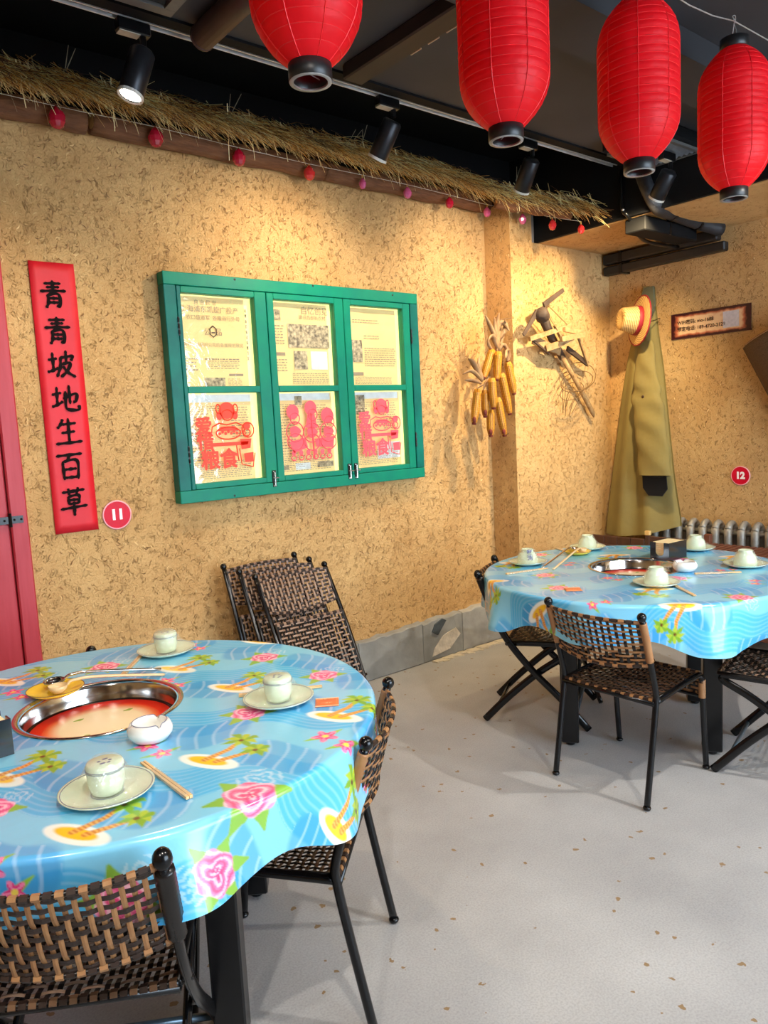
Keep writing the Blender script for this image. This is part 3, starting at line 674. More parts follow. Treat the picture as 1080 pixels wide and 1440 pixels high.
def brush(mb, pts, x, z, s, w, y=-.0075):
    P = catmull([np.array([x+p[0]*s, y, z+p[1]*s]) for p in pts], 6) if len(pts) > 2 else [np.array([x+(pts[0][0]*(1-q)+pts[1][0]*q)*s, y, z+(pts[0][1]*(1-q)+pts[1][1]*q)*s]) for q in np.linspace(0, 1, 9)]
    n = len(P); V = []
    for i, p in enumerate(P):
        q = i/(n-1); d = nrm(P[min(i+1, n-1)]-P[max(i-1, 0)]); pr = np.array([-d[2], 0, d[0]])
        ww = w*(.62+.5*math.cos(2*PI*q)**2*.8)*(.35 if i == 0 else .3 if i == n-1 else 1)
        V += [p+pr*ww, p-pr*ww*.92]
    mb.add(V, [(2*i, 2*i+1, 2*i+3, 2*i+2) for i in range(n-1)])
gl_px = [(75, 415, 'qing'), (81, 466, 'qing'), (86, 513, 'po'), (92, 561, 'di'), (96, 608, 'sheng'), (99, 657, 'bai'), (104, 706, 'cao')]
for k, (u, v, g) in enumerate(gl_px):
    p = at_y(u, v, YW-.012)-np.array(t.location); s = .122
    mb = MB()
    for q_, st_ in enumerate(GLY[g]): brush(mb, st_, p[0]-s*.5, p[2]-s*.47, s, .0088, -.0075-.00015*q_)
    mb.build('brush_character', INK, t)

# ------------------------------------------------------------------ red number discs
DISC = mat('crimson_acrylic', (206, 10, 44), rough=.4, var=.06, spec=.2); DISCW = mat('pale_pink_edge', (246, 170, 178), rough=.4); WHITE = mat('white_print', (250, 236, 236), rough=.5, var=.03)
def disc(c, nv, ex, num, lab, r=.067):
    t = thing('number_disc', lab, 'table number', c); nv = np.asarray(nv, float)
    b = MB(); b.capB = True; b.lathe([(r, 0), (r, .005), (r*.97, .007)], 40, (0, 0, 0), nv); b.build('disc_plate', DISC, t)
    b = MB(); b.lathe([(r*1.03, 0), (r*1.05, .006), (r*.955, .0085), (r*.945, .0065)], 40, (0, 0, 0), nv); b.build('disc_rim', DISCW, t, True)
    text_on('number_print', num, r*1.0, WHITE, t, np.array(c), ex, (0, 0, 1), offset=.0034, lift=nv*.0095)
p = at_y(165, 724, YW-.01); disc((p[0], YW-.002, p[2]), (0, -1, 0), (1, 0, 0), '11', 'round red number eleven disc at the foot of the couplet')
p = at_x(1041, 669, XW-.01); disc((XW-.002, p[1], p[2]), (-1, 0, 0), (0, -1, 0), '12', 'round red number twelve disc above the radiator', .062)

# ================================================================== green window with newspaper panes
GREEN = mat('green_painted_wood', (0, 146, 112), rough=.45, var=.16, scale=5, stretch=(2, 2, 2), c2=(0, 122, 102), spec=.3)
TEAL = mat('teal_painted_wood', (0, 92, 90), rough=.45, var=.2, scale=5, c2=(0, 118, 104), spec=.3)
wx0, wx1, wz0, wz1 = 1.563, 3.205, 1.212, 2.343
win = thing('window_1', 'green wooden three-leaf window with newspaper behind its six panes', None, (wx0, YW, wz0), kind='structure')
WW, WH = wx1-wx0, wz1-wz0; FD = -.068
fr = MB().bbox((0, FD, WH-.062), (WW, -.0005, WH), .003).build('frame_rail', GREEN, win); MB().bbox((0, FD, 0), (WW, -.0005, .062), .003).build('frame_rail', GREEN, win)
MB().bbox((0, FD, .0625), (.062, -.0005, WH-.0625), .003).build('frame_stile', TEAL, win); MB().bbox((WW-.062, FD, .0625), (WW, -.0005, WH-.0625), .003).build('frame_stile', TEAL, win)
PANE = filmy('pane_glass', (1, 1, 1), .05, .05, .3, 7)
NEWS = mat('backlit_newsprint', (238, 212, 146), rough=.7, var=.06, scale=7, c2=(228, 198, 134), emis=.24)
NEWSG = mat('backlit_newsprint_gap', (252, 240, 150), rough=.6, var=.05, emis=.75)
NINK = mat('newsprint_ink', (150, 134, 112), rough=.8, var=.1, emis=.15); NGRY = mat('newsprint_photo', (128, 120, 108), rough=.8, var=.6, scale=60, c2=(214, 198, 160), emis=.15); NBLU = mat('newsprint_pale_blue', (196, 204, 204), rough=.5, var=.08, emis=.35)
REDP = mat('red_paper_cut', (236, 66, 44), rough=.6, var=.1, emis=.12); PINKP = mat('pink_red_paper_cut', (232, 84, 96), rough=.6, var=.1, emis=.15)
def wpt(u, v, y=FD+.012): q = at_y(u, v, YW+y); return q[0]-wx0, q[2]-wz0
pan = [[((252.5,408.6),(356.7,418.3),(362.6,542),(262,542)), ((265,551),(365,550.6),(375.8,670),(274.7,680))],
       [((382,419.5),(469.5,428),(475.4,542),(390.6,542.8)), ((393.3,551),(475.4,550.6),(481.6,661.5),(399.5,669))],
       [((491.7,430),(564.4,435.8),(569.5,542),(496.8,542)), ((498.7,550.6),(570.6,549.4),(576,652.5),(503.4,660))]]
sx = [.064, .064+(WW-.128)/3, .064+2*(WW-.128)/3, WW-.064]; sz0, sz1 = .064, WH-.064
zl = []
for j in range(2):
    q = [wpt(*c) for c in pan[0][j]+pan[1][j]+pan[2][j]]
    tops = [q[i][1] for i in (0, 1, 4, 5, 8, 9)]; bots = [q[i][1] for i in (2, 3, 6, 7, 10, 11)]; zl.append((sum(bots)/6, sum(tops)/6))
HEAD = ['上海浦东凯旋广投产', '农口值道军  各隆商行外母', '农家今日']
def rects(mb, L, y): 
    for (a, b, c, d) in L: mb.add([(a, y, b), (c, y, b), (c, y, d), (a, y, d)], [(0, 1, 2, 3)])
for i in range(3):
    sash = thing('sash', None, None, (0, 0, 0)); sash.parent = win
    a, b = sx[i]+.002, sx[i+1]-.002
    q = [wpt(*c) for j in range(2) for c in pan[i][j]]
    px0 = (q[0][0]+q[3][0]+q[4][0]+q[7][0])/4; px1 = (q[1][0]+q[2][0]+q[5][0]+q[6][0])/4
    y0, y1 = FD+.004, -.014
    MB().bbox((a, y0, sz0), (px0, y1, sz1), .003).build('sash_stile', TEAL if i == 0 else GREEN, sash); MB().bbox((px1, y0, sz0), (b, y1, sz1), .003).build('sash_stile', GREEN, sash)
    MB().bbox((px0, y0, sz0), (px1, y1, zl[1][0]), .003).build('sash_rail', GREEN, sash); MB().bbox((px0, y0, zl[0][1]), (px1, y1, sz1), .003).build('sash_rail', GREEN, sash)
    MB().bbox((px0, y0, zl[1][1]), (px1, y1, zl[0][0]), .003).build('glazing_bar', GREEN, sash)
    for j in range(2):
        z0, z1 = zl[j]
        MB().box((px0, FD+.024, z0), (px1, FD+.027, z1)).build('pane', PANE, sash)
    if i < 2 or True:
        # papers behind the sash
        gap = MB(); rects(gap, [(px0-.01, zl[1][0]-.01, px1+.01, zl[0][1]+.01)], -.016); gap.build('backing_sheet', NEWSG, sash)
        for j in range(2):
            z0, z1 = zl[j]; w, h = px1-px0, z1-z0
            pw = .90 if i == 0 else .93
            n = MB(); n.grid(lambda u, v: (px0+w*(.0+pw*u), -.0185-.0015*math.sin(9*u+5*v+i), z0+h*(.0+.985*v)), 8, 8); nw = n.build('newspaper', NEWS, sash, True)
            k = MB(); yy = -.0225; g = MB(); bl = MB()
            def R(u0, v0, u1, v1, tgt): rects(tgt, [(px0+w*u0, z0+h*v0, px0+w*u1, z0+h*v1)], yy)
            def lines(u0, v0, u1, v1, n_, tgt=k):
                for r_ in range(n_):
                    vv = v0+(v1-v0)*r_/n_; x = u0
                    while x < u1-.02:
                        l_ = random.uniform(.015, .05); R(x, vv, min(u1, x+l_), vv+(v1-v0)/n_*.34, tgt); x += l_+random.uniform(.006, .02)
            if (i, j) == (0, 0):
                lines(.3, .30, .78, .34, 1); lines(.34, .20, .78, .30, 5); lines(.04, .18, .2, .34, 4); R(.28, .0, .56, .10, g); R(.62, .12, .82, .145, k)
                for q_ in range(10): R(.90-.0, .3+.06*q_, .925, .34+.06*q_, g)
                lines(.6, .0, .8, .1, 6)
            elif (i, j) == (1, 0):
                R(.26, .46, .95, .74, g); R(.06, .78, .16, .9, g); R(.34, .2, .56, .42, g); R(.62, .2, .9, .42, bl); lines(.04, .5, .2, .74, 7); R(.05, .36, .2, .40, k); lines(.05, .18, .22, .34, 5); lines(.3, .03, .9, .17, 6)
            elif (i, j) == (2, 0):
                R(.04, .3, .26, .58, g); lines(.3, .25, .9, .5, 9); lines(.1, .8, .6, .86, 2); lines(.3, .60, .6, .66, 2); R(.03, .13, .26, .17, k); lines(.1, .02, .8, .12, 5)
            elif j == 1:
                R(.02, .90, .9, .985, bl); lines(.05, .80, .5, .87, 3); lines(.04, .04, .85, .24, 9); lines(.04, .25, .3, .8, 16); lines(.6, .5, .85, .86, 12)
                if i == 1: R(.62, .06, .9, .13, g); R(.05, .06, .14, .12, g); R(.25, .05, .5, .13, bl); R(.3, .84, .42, .95, g)
                if i == 2: R(.05, .7, .25, .95, g); R(.45, .1, .9, .32, bl)
            for mb_, nm, m_ in ((k, 'print_lines', NINK), (g, 'print_photos', NGRY), (bl, 'print_tint', NBLU)):
                if mb_.v: mb_.build(nm, m_, nw)
            o0 = np.array([wx0, YW-.0235, wz0])
            if (i, j) == (0, 0):
                text_on('headline', HEAD[0], .036, NINK, nw, o0+[px0+w*.42, 0, z0+h*.845], (1, 0, 0), (0, 0, 1)); text_on('headline', HEAD[1], .026, NINK, nw, o0+[px0+w*.46, 0, z0+h*.755], (1, 0, 0), (0, 0, 1))
                text_on('headline', '各行户多组织公司的各届规划展览', .0225, NINK, nw, o0+[px0+w*.44, 0, z0+h*.46], (1, 0, 0), (0, 0, 1))
                text_on('headline', '自 由 民 世', .026, NINK, nw, o0+[px0+w*.36, 0, z0+h*.92], (1, 0, 0), (0, 0, 1)); text_on('headline', '公  品', .040, NINK, nw, o0+[px0+w*.44, 0, z0+h*.60], (1, 0, 0), (0, 0, 1))
                em = MB(); em.tube([np.array([px0+w*.44+.020*math.sin(q), -.0245, z0+h*.61+.028*math.cos(q)]) for q in np.linspace(0, 2*PI, 7)], .003, 4); em.box((px0+w*.44-.01, -.0245, z0+h*.59), (px0+w*.44+.01, -.024, z0+h*.605)); em.build('emblem', mat('emblem_ink', (84, 74, 64)), nw)
            if (i, j) == (1, 0):
                text_on('headline', '自忆创见', .046, NINK, nw, o0+[px0+w*.72, 0, z0+h*.90], (1, 0, 0), (0, 0, 1)); text_on('headline', '建设西部新农村', .026, NINK, nw, o0+[px0+w*.68, 0, z0+h*.82], (1, 0, 0), (0, 0, 1))
    # red paper cuts on the lower panes
    z0, z1 = zl[1]; w, h = px1-px0, z1-z0; yy = FD+.0225
    pc = thing('paper_cut', None, None); pc.parent = sash; pc['label'] = 'red paper cut picture on the glass'
    m_ = REDP if i == 0 else PINKP
    P2 = lambda u, v: (px0+w*u, yy, z0+h*v)
    def blob(cu, cv, ru, rv, n_=22, k=0., a0=0, a1=2*PI): return [(cu+ru*math.cos(a0+(a1-a0)*q/n_)*(1+k*math.cos(5*q)), cv+rv*math.sin(a0+(a1-a0)*q/n_)) for q in range(n_)]
    def poly(L, m=m_): MB().prism(L, P2, (0, .0008, 0)).build('cut_shape', m, pc)
    def ring(cu, cv, ru, rv, t_=.0035, a0=0, a1=2*PI): MB().tube([P2(cu+ru*math.cos(a), cv+rv*math.sin(a)) for a in np.linspace(a0, a1, 28)], t_, 4).build('cut_line', m_, pc)
    def line(L, t_=.0035): MB().tube([P2(*q_) for q_ in L], t_, 4).build('cut_line', m_, pc)
    o0 = np.array([wx0, YW+yy-.005, wz0])
    if i in (0, 2):
        s_ = 1.0 if i == 0 else .95
        poly(blob(.52, .80, .11, .095)); poly(blob(.41, .745, .04, .05)); poly(blob(.63, .745, .04, .05)); ring(.52, .75, .075, .06)
        ring(.40, .82, .03, .05); ring(.64, .82, .03, .05)
        line([(.28, .52), (.30, .62), (.40, .66), (.5, .64)]); line([(.76, .52), (.74, .62), (.64, .66), (.5, .64)])
        poly([(.42, .62), (.62, .62), (.68, .57), (.36, .57)]); ring(.52, .545, .17, .07)
        for k in range(7): poly(blob(.40+.04*k, .54+.02*(k % 2), .020, .018, 10))
        poly([(.24, .44), (.80, .44), (.78, .40), (.26, .40)]); line([(.28, .40), (.29, .26)]); line([(.62, .40), (.64, .22)])
        ring(.80, .57, .085, .085); poly(blob(.79, .62, .05, .045, 9)); ring(.78, .54, .05, .04); poly([(.68, .47), (.84, .47), (.82, .36), (.69, .35)]); poly([(.72, .30), (.86, .31), (.85, .20), (.73, .20)]); line([(.66, .36), (.68, .18), (.84, .14), (.88, .3)])
        for ch, u, v in (('爱', .18, .62), ('惜', .19, .45), ('粮', .24, .24), ('食', .50, .24)):
            text_on('paper_character', ch, .094 if v > .3 else .108, m_, pc, o0+[px0+w*u, 0, z0+h*v], (1, 0, 0), (0, 0, 1), bold=.0034)
    else:
        for cu, cv, r_ in ((.22, .76, .10), (.52, .80, .10), (.80, .70, .11)):
            poly(blob(cu, cv, r_, r_*.9)); ring(cu+.03, cv-.08, r_*.75, r_*.7)
        poly([(.46, .72), (.58, .72), (.62, .55), (.42, .56)])
        for cu, cv in ((.24, .52), (.52, .50), (.80, .50)):
            ring(cu, cv, .14, .12); poly(blob(cu, cv+.0, .09, .07, 14, .15)); ring(cu, cv-.12, .13, .10)
        poly([(.14, .40), (.40, .44), (.44, .32), (.2, .26)]); poly([(.56, .42), (.90, .44), (.88, .30), (.58, .32)])
        for k in range(6): poly(blob(.2+.12*k, .26, .035, .035, 8)); ring(.2+.12*k, .20, .04, .03)
        line([(.52, .74), (.53, .4), (.54, .18)], .006)
# bolts, hinges
LATCH = mat('dark_latch_metal', (52, 50, 48), rough=.35, metal=.7, var=.3)
BRITE = mat('bright_latch_metal', (200, 200, 196), rough=.25, metal=.8)
for u, v in ((386, 673), (492, 663), (501, 662)):
    x, z = wpt(u, v, FD); lt = thing('latch', None, None); lt.parent = win
    MB().bbox((x-.012, FD-.004, z-.045), (x+.012, FD+.0045, z+.045), .002).build('latch_plate', LATCH, lt)
    MB().tube([(x, FD-.009, z-.04), (x, FD-.009, z+.035)], .0045, 8).build('latch_bolt', BRITE, lt)
    MB().tube([(x-.012, FD-.010, z+.005), (x+.022, FD-.014, z+.003)], .0035, 8).build('latch_lever', BRITE, lt)
    for dz in (-.038, .038): MB().ball((x-.006, FD-.005, z+dz), .004, 8, 5).build('screw', BRITE, lt)
for x in (.063, WW-.063):
    for z in (.24, WH-.26):
        hg = MB().box((x-.004, FD-.001, z-.045), (x+.004, FD+.0035, z+.045)).build('hinge', LATCH, win)
        for k in range(3): MB().tube([(x, FD-.003, z-.04+.03*k), (x, FD-.003, z-.02+.03*k)], .005, 8).build('knuckle', LATCH, hg)
for u, v in ((330, 393), (440, 402), (552, 415), (330, 697), (500, 683)):
    x, z = wpt(u, v, FD); MB().ball((x, FD, z), .006, 8, 5, (1, .3, 1)).build('nail_head', LATCH, win)

# ================================================================== bunch of corn at the pier edge
YC = 3.36
corn = thing('corn_bunch', 'hanging bunch of dried yellow corn cobs with husks beside the pier edge', 'corn', at_y(690, 450, YC))
KERN = attr_mat('yellow_kernels', .45, 0., .3, 90); COBR = mat('red_cob_core', (112, 40, 28), rough=.8, var=.3); HUSK = mat('dry_husk', (208, 168, 118), rough=.75, var=.3, scale=18, c2=(140, 100, 66))
def cpx(x, y): return (640+x/7.58, 430+y/7.58)
cobs = [((395,470),(300,780),.0), ((460,490),(442,800),-.045), ((560,600),(630,945),-.02), ((490,720),(585,1160),-.01), ((390,770),(412,1100),-.05), ((240,890),(200,1265),.0), ((320,900),(322,1190),.0), ((375,1110),(380,1395),-.01), ((450,980),(528,1390),.0)]
for i, (a, b, dy) in enumerate(cobs):
    A = at_y(*cpx(*a), YC+dy); B = at_y(*cpx(*b), YC+dy); L = np.linalg.norm(B-A); ax = nrm(B-A); r0 = .0245
    mb = MB(); mb.capA = True
    prof = [(r0*.72, 0), (r0*.95, .02)]+[(r0*(1.03 if k % 2 else .97)*(1-.30*max(0, k/28-.7)/.3), .02+(L-.035)*k/28) for k in range(29)]+[(r0*.45, L-.006), (0, L-.004)]
    mb.lathe(prof, 24, A, ax, fn=lambda t_, z: 1+.085*math.cos(12*t_))
    cob = mb.build('corn_cob', KERN, corn, True, world=True)
    me_ = cob.data; nv_ = len(me_.vertices); at_ = me_.color_attributes.new('print', 'FLOAT_COLOR', 'POINT'); cc = np.ones((nv_, 4)); kk = np.arange(nv_); g_ = ((kk % 24) % 2 == 0); row = ((kk//24) % 2 == 0)
    cc[:, :3] = np.where(g_[:, None], np.where(row[:, None], lin((236, 176, 58)), lin((214, 146, 36))), lin((146, 86, 22))); at_.data.foreach_set('color', cc.astype(np.float32).ravel())  # grooves between kernel rows get a darker orange, their shade painted in
    tip = MB(); tip.capA = True; tip.lathe([(r0*.62, L-.016), (r0*.55, L+.001), (0, L+.003)], 12, A, ax); tip.build('cob_tip', COBR, cob, True, world=True) if False else tip.build('cob_tip', COBR, corn, True, world=True)
    if i in (5, 6, 7, 8):
        vd = nrm(-np.array([A[0], A[1], 0])); bare = MB(); cpt = A+ax*(L-.03)+vd*r0*.86; bare.ball(cpt, .013, 10, 6, (1, 1, 1.5)); bare.build('bare_patch', COBR, corn, True, world=True)
def husk(pts, w):
    P = catmull(pts, 6); n = len(P); V = []
    for i, p in enumerate(P):
        q = i/(n-1); d = nrm(P[min(i+1, n-1)]-P[max(i-1, 0)]); s = nrm(np.cross(d, (.55, .6, .58))); c = np.cross(s, d); ww = w*math.sin(PI*min(1, .12+q*.88))**.8+.0015
        V += [p-s*ww+c*ww*.35, p, p+s*ww+c*ww*.35]
    mb = MB(); mb.add(V, [(3*i+k, 3*i+k+1, 3*i+k+4, 3*i+k+3) for i in range(n-1) for k in (0, 1)])
    o = mb.build('husk_leaf', HUSK, corn, True, world=True); md = o.modifiers.new('thick', 'SOLIDIFY'); md.thickness = .0012
HP = [((445,480),(470,330),(520,180)), ((460,470),(430,300),(420,120)), ((455,460),(400,330),(350,380)), ((470,480),(520,300),(560,200)), ((440,380),(450,200),(470,70)), ((560,600),(560,480),(540,560)), ((470,400),(560,460),(590,560)), ((450,400),(380,230),(320,100)),
      ((480,350),(540,240),(530,150)), ((400,480),(360,420),(350,350)), ((290,800),(180,700),(80,730)), ((290,810),(200,620),(140,560)), ((300,790),(250,640),(260,540)), ((285,830),(180,800),(100,790)), ((300,850),(260,870),(230,880)), ((380,760),(330,820),(300,900)), ((470,470),(520,420),(575,500)), ((430,300),(500,180),(580,270))]
for k, hp_ in enumerate(HP): husk([at_y(*cpx(*q), YC-.01-.012*(k % 3)*j) for j, q in enumerate(hp_)], .009+.004*(k % 3))
A = at_y(*cpx(455, 470), YC); mb = MB(); mb.tube([A, A+[0, 0, .06], A+[.005, .0, .13], A+[.02, .005, .19]], [.02, .012, .014, .004], 8); mb.build('husk_knot', HUSK, corn, True, world=True)
tp = A+np.array([.02, .005, .19]); MB().tube(catmull([tp, tp+[.05, 0, .01], [XP+.0, tp[1], tp[2]+.02]], 4), .0025, 6).build('hanging_string', mat('brown_string', (120, 90, 60), rough=.8), corn, world=True)

# ================================================================== old wooden farm tool on the pier
tool = thing('farm_tool', 'weathered wooden farm tool with blades, slats and a wire cage on the pier', 'farm tool', at_y(790, 480, YP-.02))
OLDW = mat('pale_weathered_wood', (216, 176, 120), rough=.75, var=.3, scale=7, stretch=(5, 5, 5), c2=(150, 112, 70), bump=.3); DKW = mat('grey_brown_old_wood', (76, 58, 46), rough=.7, var=.3, scale=8, bump=.3)
def tpx(x, y, dy): return at_y(720+x/4.5, 390+y/4.5, YP-dy)
def tbar(name, a, b, w, h, m, taper=1.): MB().bar(a, b, w, h, up=(0, -1, 0), taper=taper).build(name, m, tool, world=True)
tbar('blade', tpx(160, 215, .15), tpx(72, 365, .15), .036, .014, DKW, .6); tbar('blade', tpx(200, 175, .15), tpx(325, 80, .15), .034, .014, DKW, .75)
hb = MB(); hb.capA = hb.capB = True; hb.lathe([(.030, 0), (.046, .02), (.046, .07), (.03, .09)], 14, tpx(180, 215, .18), nrm(tpx(230, 330, .1)-tpx(180, 215, .18))); hb.build('hub', DKW, tool, True, world=True)
MB().tube([tpx(190, 240, .12), tpx(250, 380, .08), tpx(320, 510, .06)], [.034, .028, .024], 10).build('shaft', DKW, tool, True, world=True)
MB().tube([tpx(310, 490, .07), tpx(430, 700, .06), tpx(512, 860, .05), tpx(518, 885, .05)], [.016, .018, .017, .004], 10).build('pole', OLDW, tool, True, world=True)
tbar('slat', tpx(110, 390, .10), tpx(370, 305, .16), .030, .022, OLDW); tbar('slat', tpx(215, 450, .10), tpx(390, 392, .18), .042, .020, OLDW); tbar('slat', tpx(310, 392, .17), tpx(455, 362, .19), .034, .024, OLDW)
tbar('slat', tpx(115, 385, .09), tpx(235, 485, .09), .012, .016, DKW); tbar('cross_board', tpx(130, 395, .08), tpx(305, 470, .09), .055, .012, OLDW)
tbar('slat', tpx(330, 330, .17), tpx(445, 350, .16), .03, .018, OLDW); tbar('cross_board', tpx(350, 450, .10), tpx(480, 550, .07), .034, .016, DKW); tbar('slat', tpx(270, 300, .15), tpx(330, 420, .12), .020, .02, OLDW); tbar('slat', tpx(420, 380, .15), tpx(480, 555, .08), .016, .014, OLDW)
RW = mat('rusty_wire', (132, 100, 62), rough=.6, metal=.4, var=.3)
def twire(pts, r=.0028, n=8): MB().tube(catmull(pts, n), r, 5).build('wire', RW, tool, True, world=True)
twire([tpx(215, 175, .15), tpx(240, 260, .15), tpx(280, 320, .16)]); twire([tpx(225, 175, .15), tpx(300, 250, .16), tpx(350, 300, .17)])
def wring(cx_, cy_, rx_, ry_, rot, dy, dd): return [tpx(cx_+rx_*math.cos(a)*math.cos(rot)-ry_*math.sin(a)*math.sin(rot), cy_+rx_*math.cos(a)*math.sin(rot)+ry_*math.sin(a)*math.cos(rot), dy+dd*math.sin(a)) for a in np.linspace(0, 2*PI, 13)]
twire(wring(415, 630, 115, 90, -.2, .12, .07), .0032, 4); twire(wring(410, 660, 105, 62, -.3, .10, .06), .0028, 4); twire(wring(380, 720, 80, 50, -.5, .07, .04), .0028, 4)
for k in range(7):
    a = .4+.8*k; twire([tpx(415+110*math.cos(a), 630+85*math.sin(a), .12+.06*math.sin(a)), tpx(390+70*math.cos(a+.3), 720+60*math.sin(a), .08), tpx(350+30*math.cos(a), 850+30*math.sin(a), .03)], .002)

# ================================================================== coat and straw hat on the right wall
KHAKI = mat('khaki_cotton', (138, 122, 66), rough=.85, var=.12, scale=4, c2=(118, 104, 58), bump=.25, bscale=18)
KHAKI2 = mat('grey_green_lining', (86, 86, 66), rough=.85, var=.15, scale=6)
coat = thing('khaki_coat', 'long khaki green cotton coat hanging in the corner beside the plaque', 'coat', at_x(912, 600, XW-.05))
XC = XW-.03
prow = [(403, 905, 919), (430, 898, 921), (470, 891, 925), (510, 882, 931), (560, 874, 936), (610, 868, 941), (660, 862, 946), (700, 857, 951), (735, 853, 956), (752, 852, 957)]
def crow(v):
    for (a, l0, r0), (b, l1, r1) in zip(prow[:-1], prow[1:]):
        if v <= b: q = (v-a)/(b-a); return l0+(l1-l0)*q, r0+(r1-r0)*q
    return prow[-1][1:]
def coat_pt(u, s, back=False):
    v = 403+(749-403)*s; l, r = crow(v); v2 = v+(6*math.sin(PI*u)-(9*u if s > .8 else 0)*(s-.8)/.2 if s > .8 else 0)
    P = at_x(l+(r-l)*u, v2, XC-.15*s**1.5)
    env = math.sin(PI*min(1, max(0, u)))**.6
    dpt = env*(.035+.075*s)+(.016*s+.004)*math.cos(2*PI*(2.6*u+.25))*env+.008*math.sin(6*u+9*s)*env
    if back: dpt = -.020
    return (P[0]-dpt, P[1], P[2])
mb = MB(); mb.grid(lambda u, s: coat_pt(u, s), 44, 60); mb.build('coat_front', KHAKI, coat, True, world=True)
mb = MB(); mb.grid(lambda u, s: coat_pt(1-u, s, True), 10, 40); mb.build('coat_back', KHAKI, coat, True, world=True)
# sleeve hanging in front, with dark open cuff
sl = [at_x(908, 480, XC-.12), at_x(908, 530, XC-.18), at_x(911, 570, XC-.215), at_x(917, 620, XC-.245), at_x(922, 668, XC-.265)]
P = catmull(sl, 8); mb = MB(); n = len(P); V = []
for i, p in enumerate(P):
    q = i/(n-1); w = .055+.055*min(1, q*2.2)+.012*q; d = .02+.028*q
    for k in range(20):
        a = 2*PI*k/20; rp = .006*math.sin(3*a+26*q)+.007*math.sin(40*q+a)*(1-abs(2*q-.9)); V.append(p+np.array([-(d+rp)*math.sin(a), -(w+rp)*math.cos(a), 0]))
F = [(i*20+k, i*20+(k+1) % 20, (i+1)*20+(k+1) % 20, (i+1)*20+k) for i in range(n-1) for k in range(20)]
mb.add(V, F); slv = mb.build('sleeve', KHAKI, coat, True, world=True)
mb = MB(); e = P[-1]
mb.add([e+np.array([-.046*math.sin(2*PI*k/20)*.97, -.118*math.cos(2*PI*k/20)*.97, -.005-.02*(1-abs(math.cos(2*PI*k/20)))*(math.sin(2*PI*k/20) < 0)]) for k in range(20)], [tuple(range(20))]); mb.build('cuff_opening', mat('black_lining', (14, 14, 16), rough=.9), coat, world=True)
pk = [at_x(u, v, XC-.175) for u, v in ((903, 688), (936, 676), (938, 692), (930, 700), (908, 700))]
lq = [at_x(u, v, XC-.235) for u, v in ((903, 668), (936, 668), (938, 688), (931, 698), (912, 697), (904, 686))]
mb = MB(); k_ = len(lq); mb.add(lq+[p_+np.array([.01, 0, 0]) for p_ in lq], [tuple(range(k_)), tuple(range(2*k_-1, k_-1, -1))]+[(i, k_+i, k_+(i+1) % k_, (i+1) % k_) for i in range(k_)]); mb.build('cuff_lining', mat('black_lining', (14, 14, 16), rough=.9), coat, world=True)
mb = MB(); mb.ball(at_x(904, 558, XC-.235), .012, 12, 6, (.5, 1, 1)); mb.build('button', mat('dark_brown_button', (60, 40, 26), rough=.3), coat, True, world=True)
mb = MB(); c0 = [at_x(u, v, XC-.065) for u, v in ((893, 440), (906, 405), (918, 402), (920, 430), (912, 452))]; mb.add(c0+[p+np.array([.02, 0, 0]) for p in c0], [(0, 1, 2, 3, 4), (9, 8, 7, 6, 5)]+[(i, 5+i, 5+(i+1) % 5, (i+1) % 5) for i in range(5)]); mb.build('collar', KHAKI2, coat, world=True)
hk = thing('wall_hook', 'small black coat hook on the right wall behind the coat', 'hook', at_x(921, 424, XW))
q = np.array(hk.location); MB().tube(catmull([(0, .03, 0), (-.03, .02, 0), (-.05, -.03, .01)], 4), .004, 6).build('hook_arm', M_BLACK, hk, True)
MB().box((-.004, -.012, -.02), (-.0005, .04, .02)).build('hook_plate', M_BLACK, hk)

STRAWH = attr_mat('woven_hat_straw', .6, 0., .4, 120); BAND = mat('dark_red_band', (142, 26, 40), rough=.6)
def hat_tint(o, n):
    me_ = o.data; nv_ = len(me_.vertices); kk = np.arange(nv_); g_ = ((kk//n+(kk % n)//1) % 2 == 0); cc = np.ones((nv_, 4)); cc[:, :3] = np.where(g_[:, None], lin((226, 190, 124)), lin((158, 116, 62)))
    me_.color_attributes.new('print', 'FLOAT_COLOR', 'POINT').data.foreach_set('color', cc.astype(np.float32).ravel())
hat = thing('straw_hat', 'straw sun hat with dark red band hanging over the coat collar', 'hat', at_x(898, 451, XW-.20))
ax = nrm((-.80, .56, .14))
mb = MB(); mb.lathe([(.092, .0)]+[(.092+.0077*k, .004-.000085*k*k*1.0) for k in range(1, 11)]+[(.175, -.008), (.172, -.010), (.15, -.004), (.12, -.001), (.092, -.004)], 48, (0, 0, 0), ax, fn=lambda a, z: 1+.03*math.cos(2*a)+.01*math.sin(3*a)); hat_tint(mb.build('brim', STRAWH, hat, True), 48)
mb = MB(); prof = [(.100, 0), (.099, .03)]+[(.098-.016*(k/12), .03+.095*k/12+.0016*(k % 2)) for k in range(13)]+[(.074, .133), (.045, .131), (.02, .122), (0, .12)]; mb.lathe(prof, 36, (0, 0, 0), ax, fn=lambda a, z: 1+.08*math.cos(2*a)*min(1, z*9)); hat_tint(mb.build('crown', STRAWH, hat, True), 36)
mb = MB(); mb.lathe([(.1015, .002), (.1025, .004), (.1015, .032), (.0995, .034)], 36, (0, 0, 0), ax, fn=lambda a, z: 1+.05*math.cos(2*a)*min(1, z*9)); mb.build('hat_band', BAND, hat, True)
mb = MB(); u_ = nrm(np.cross(ax, (0, 0, 1))); 
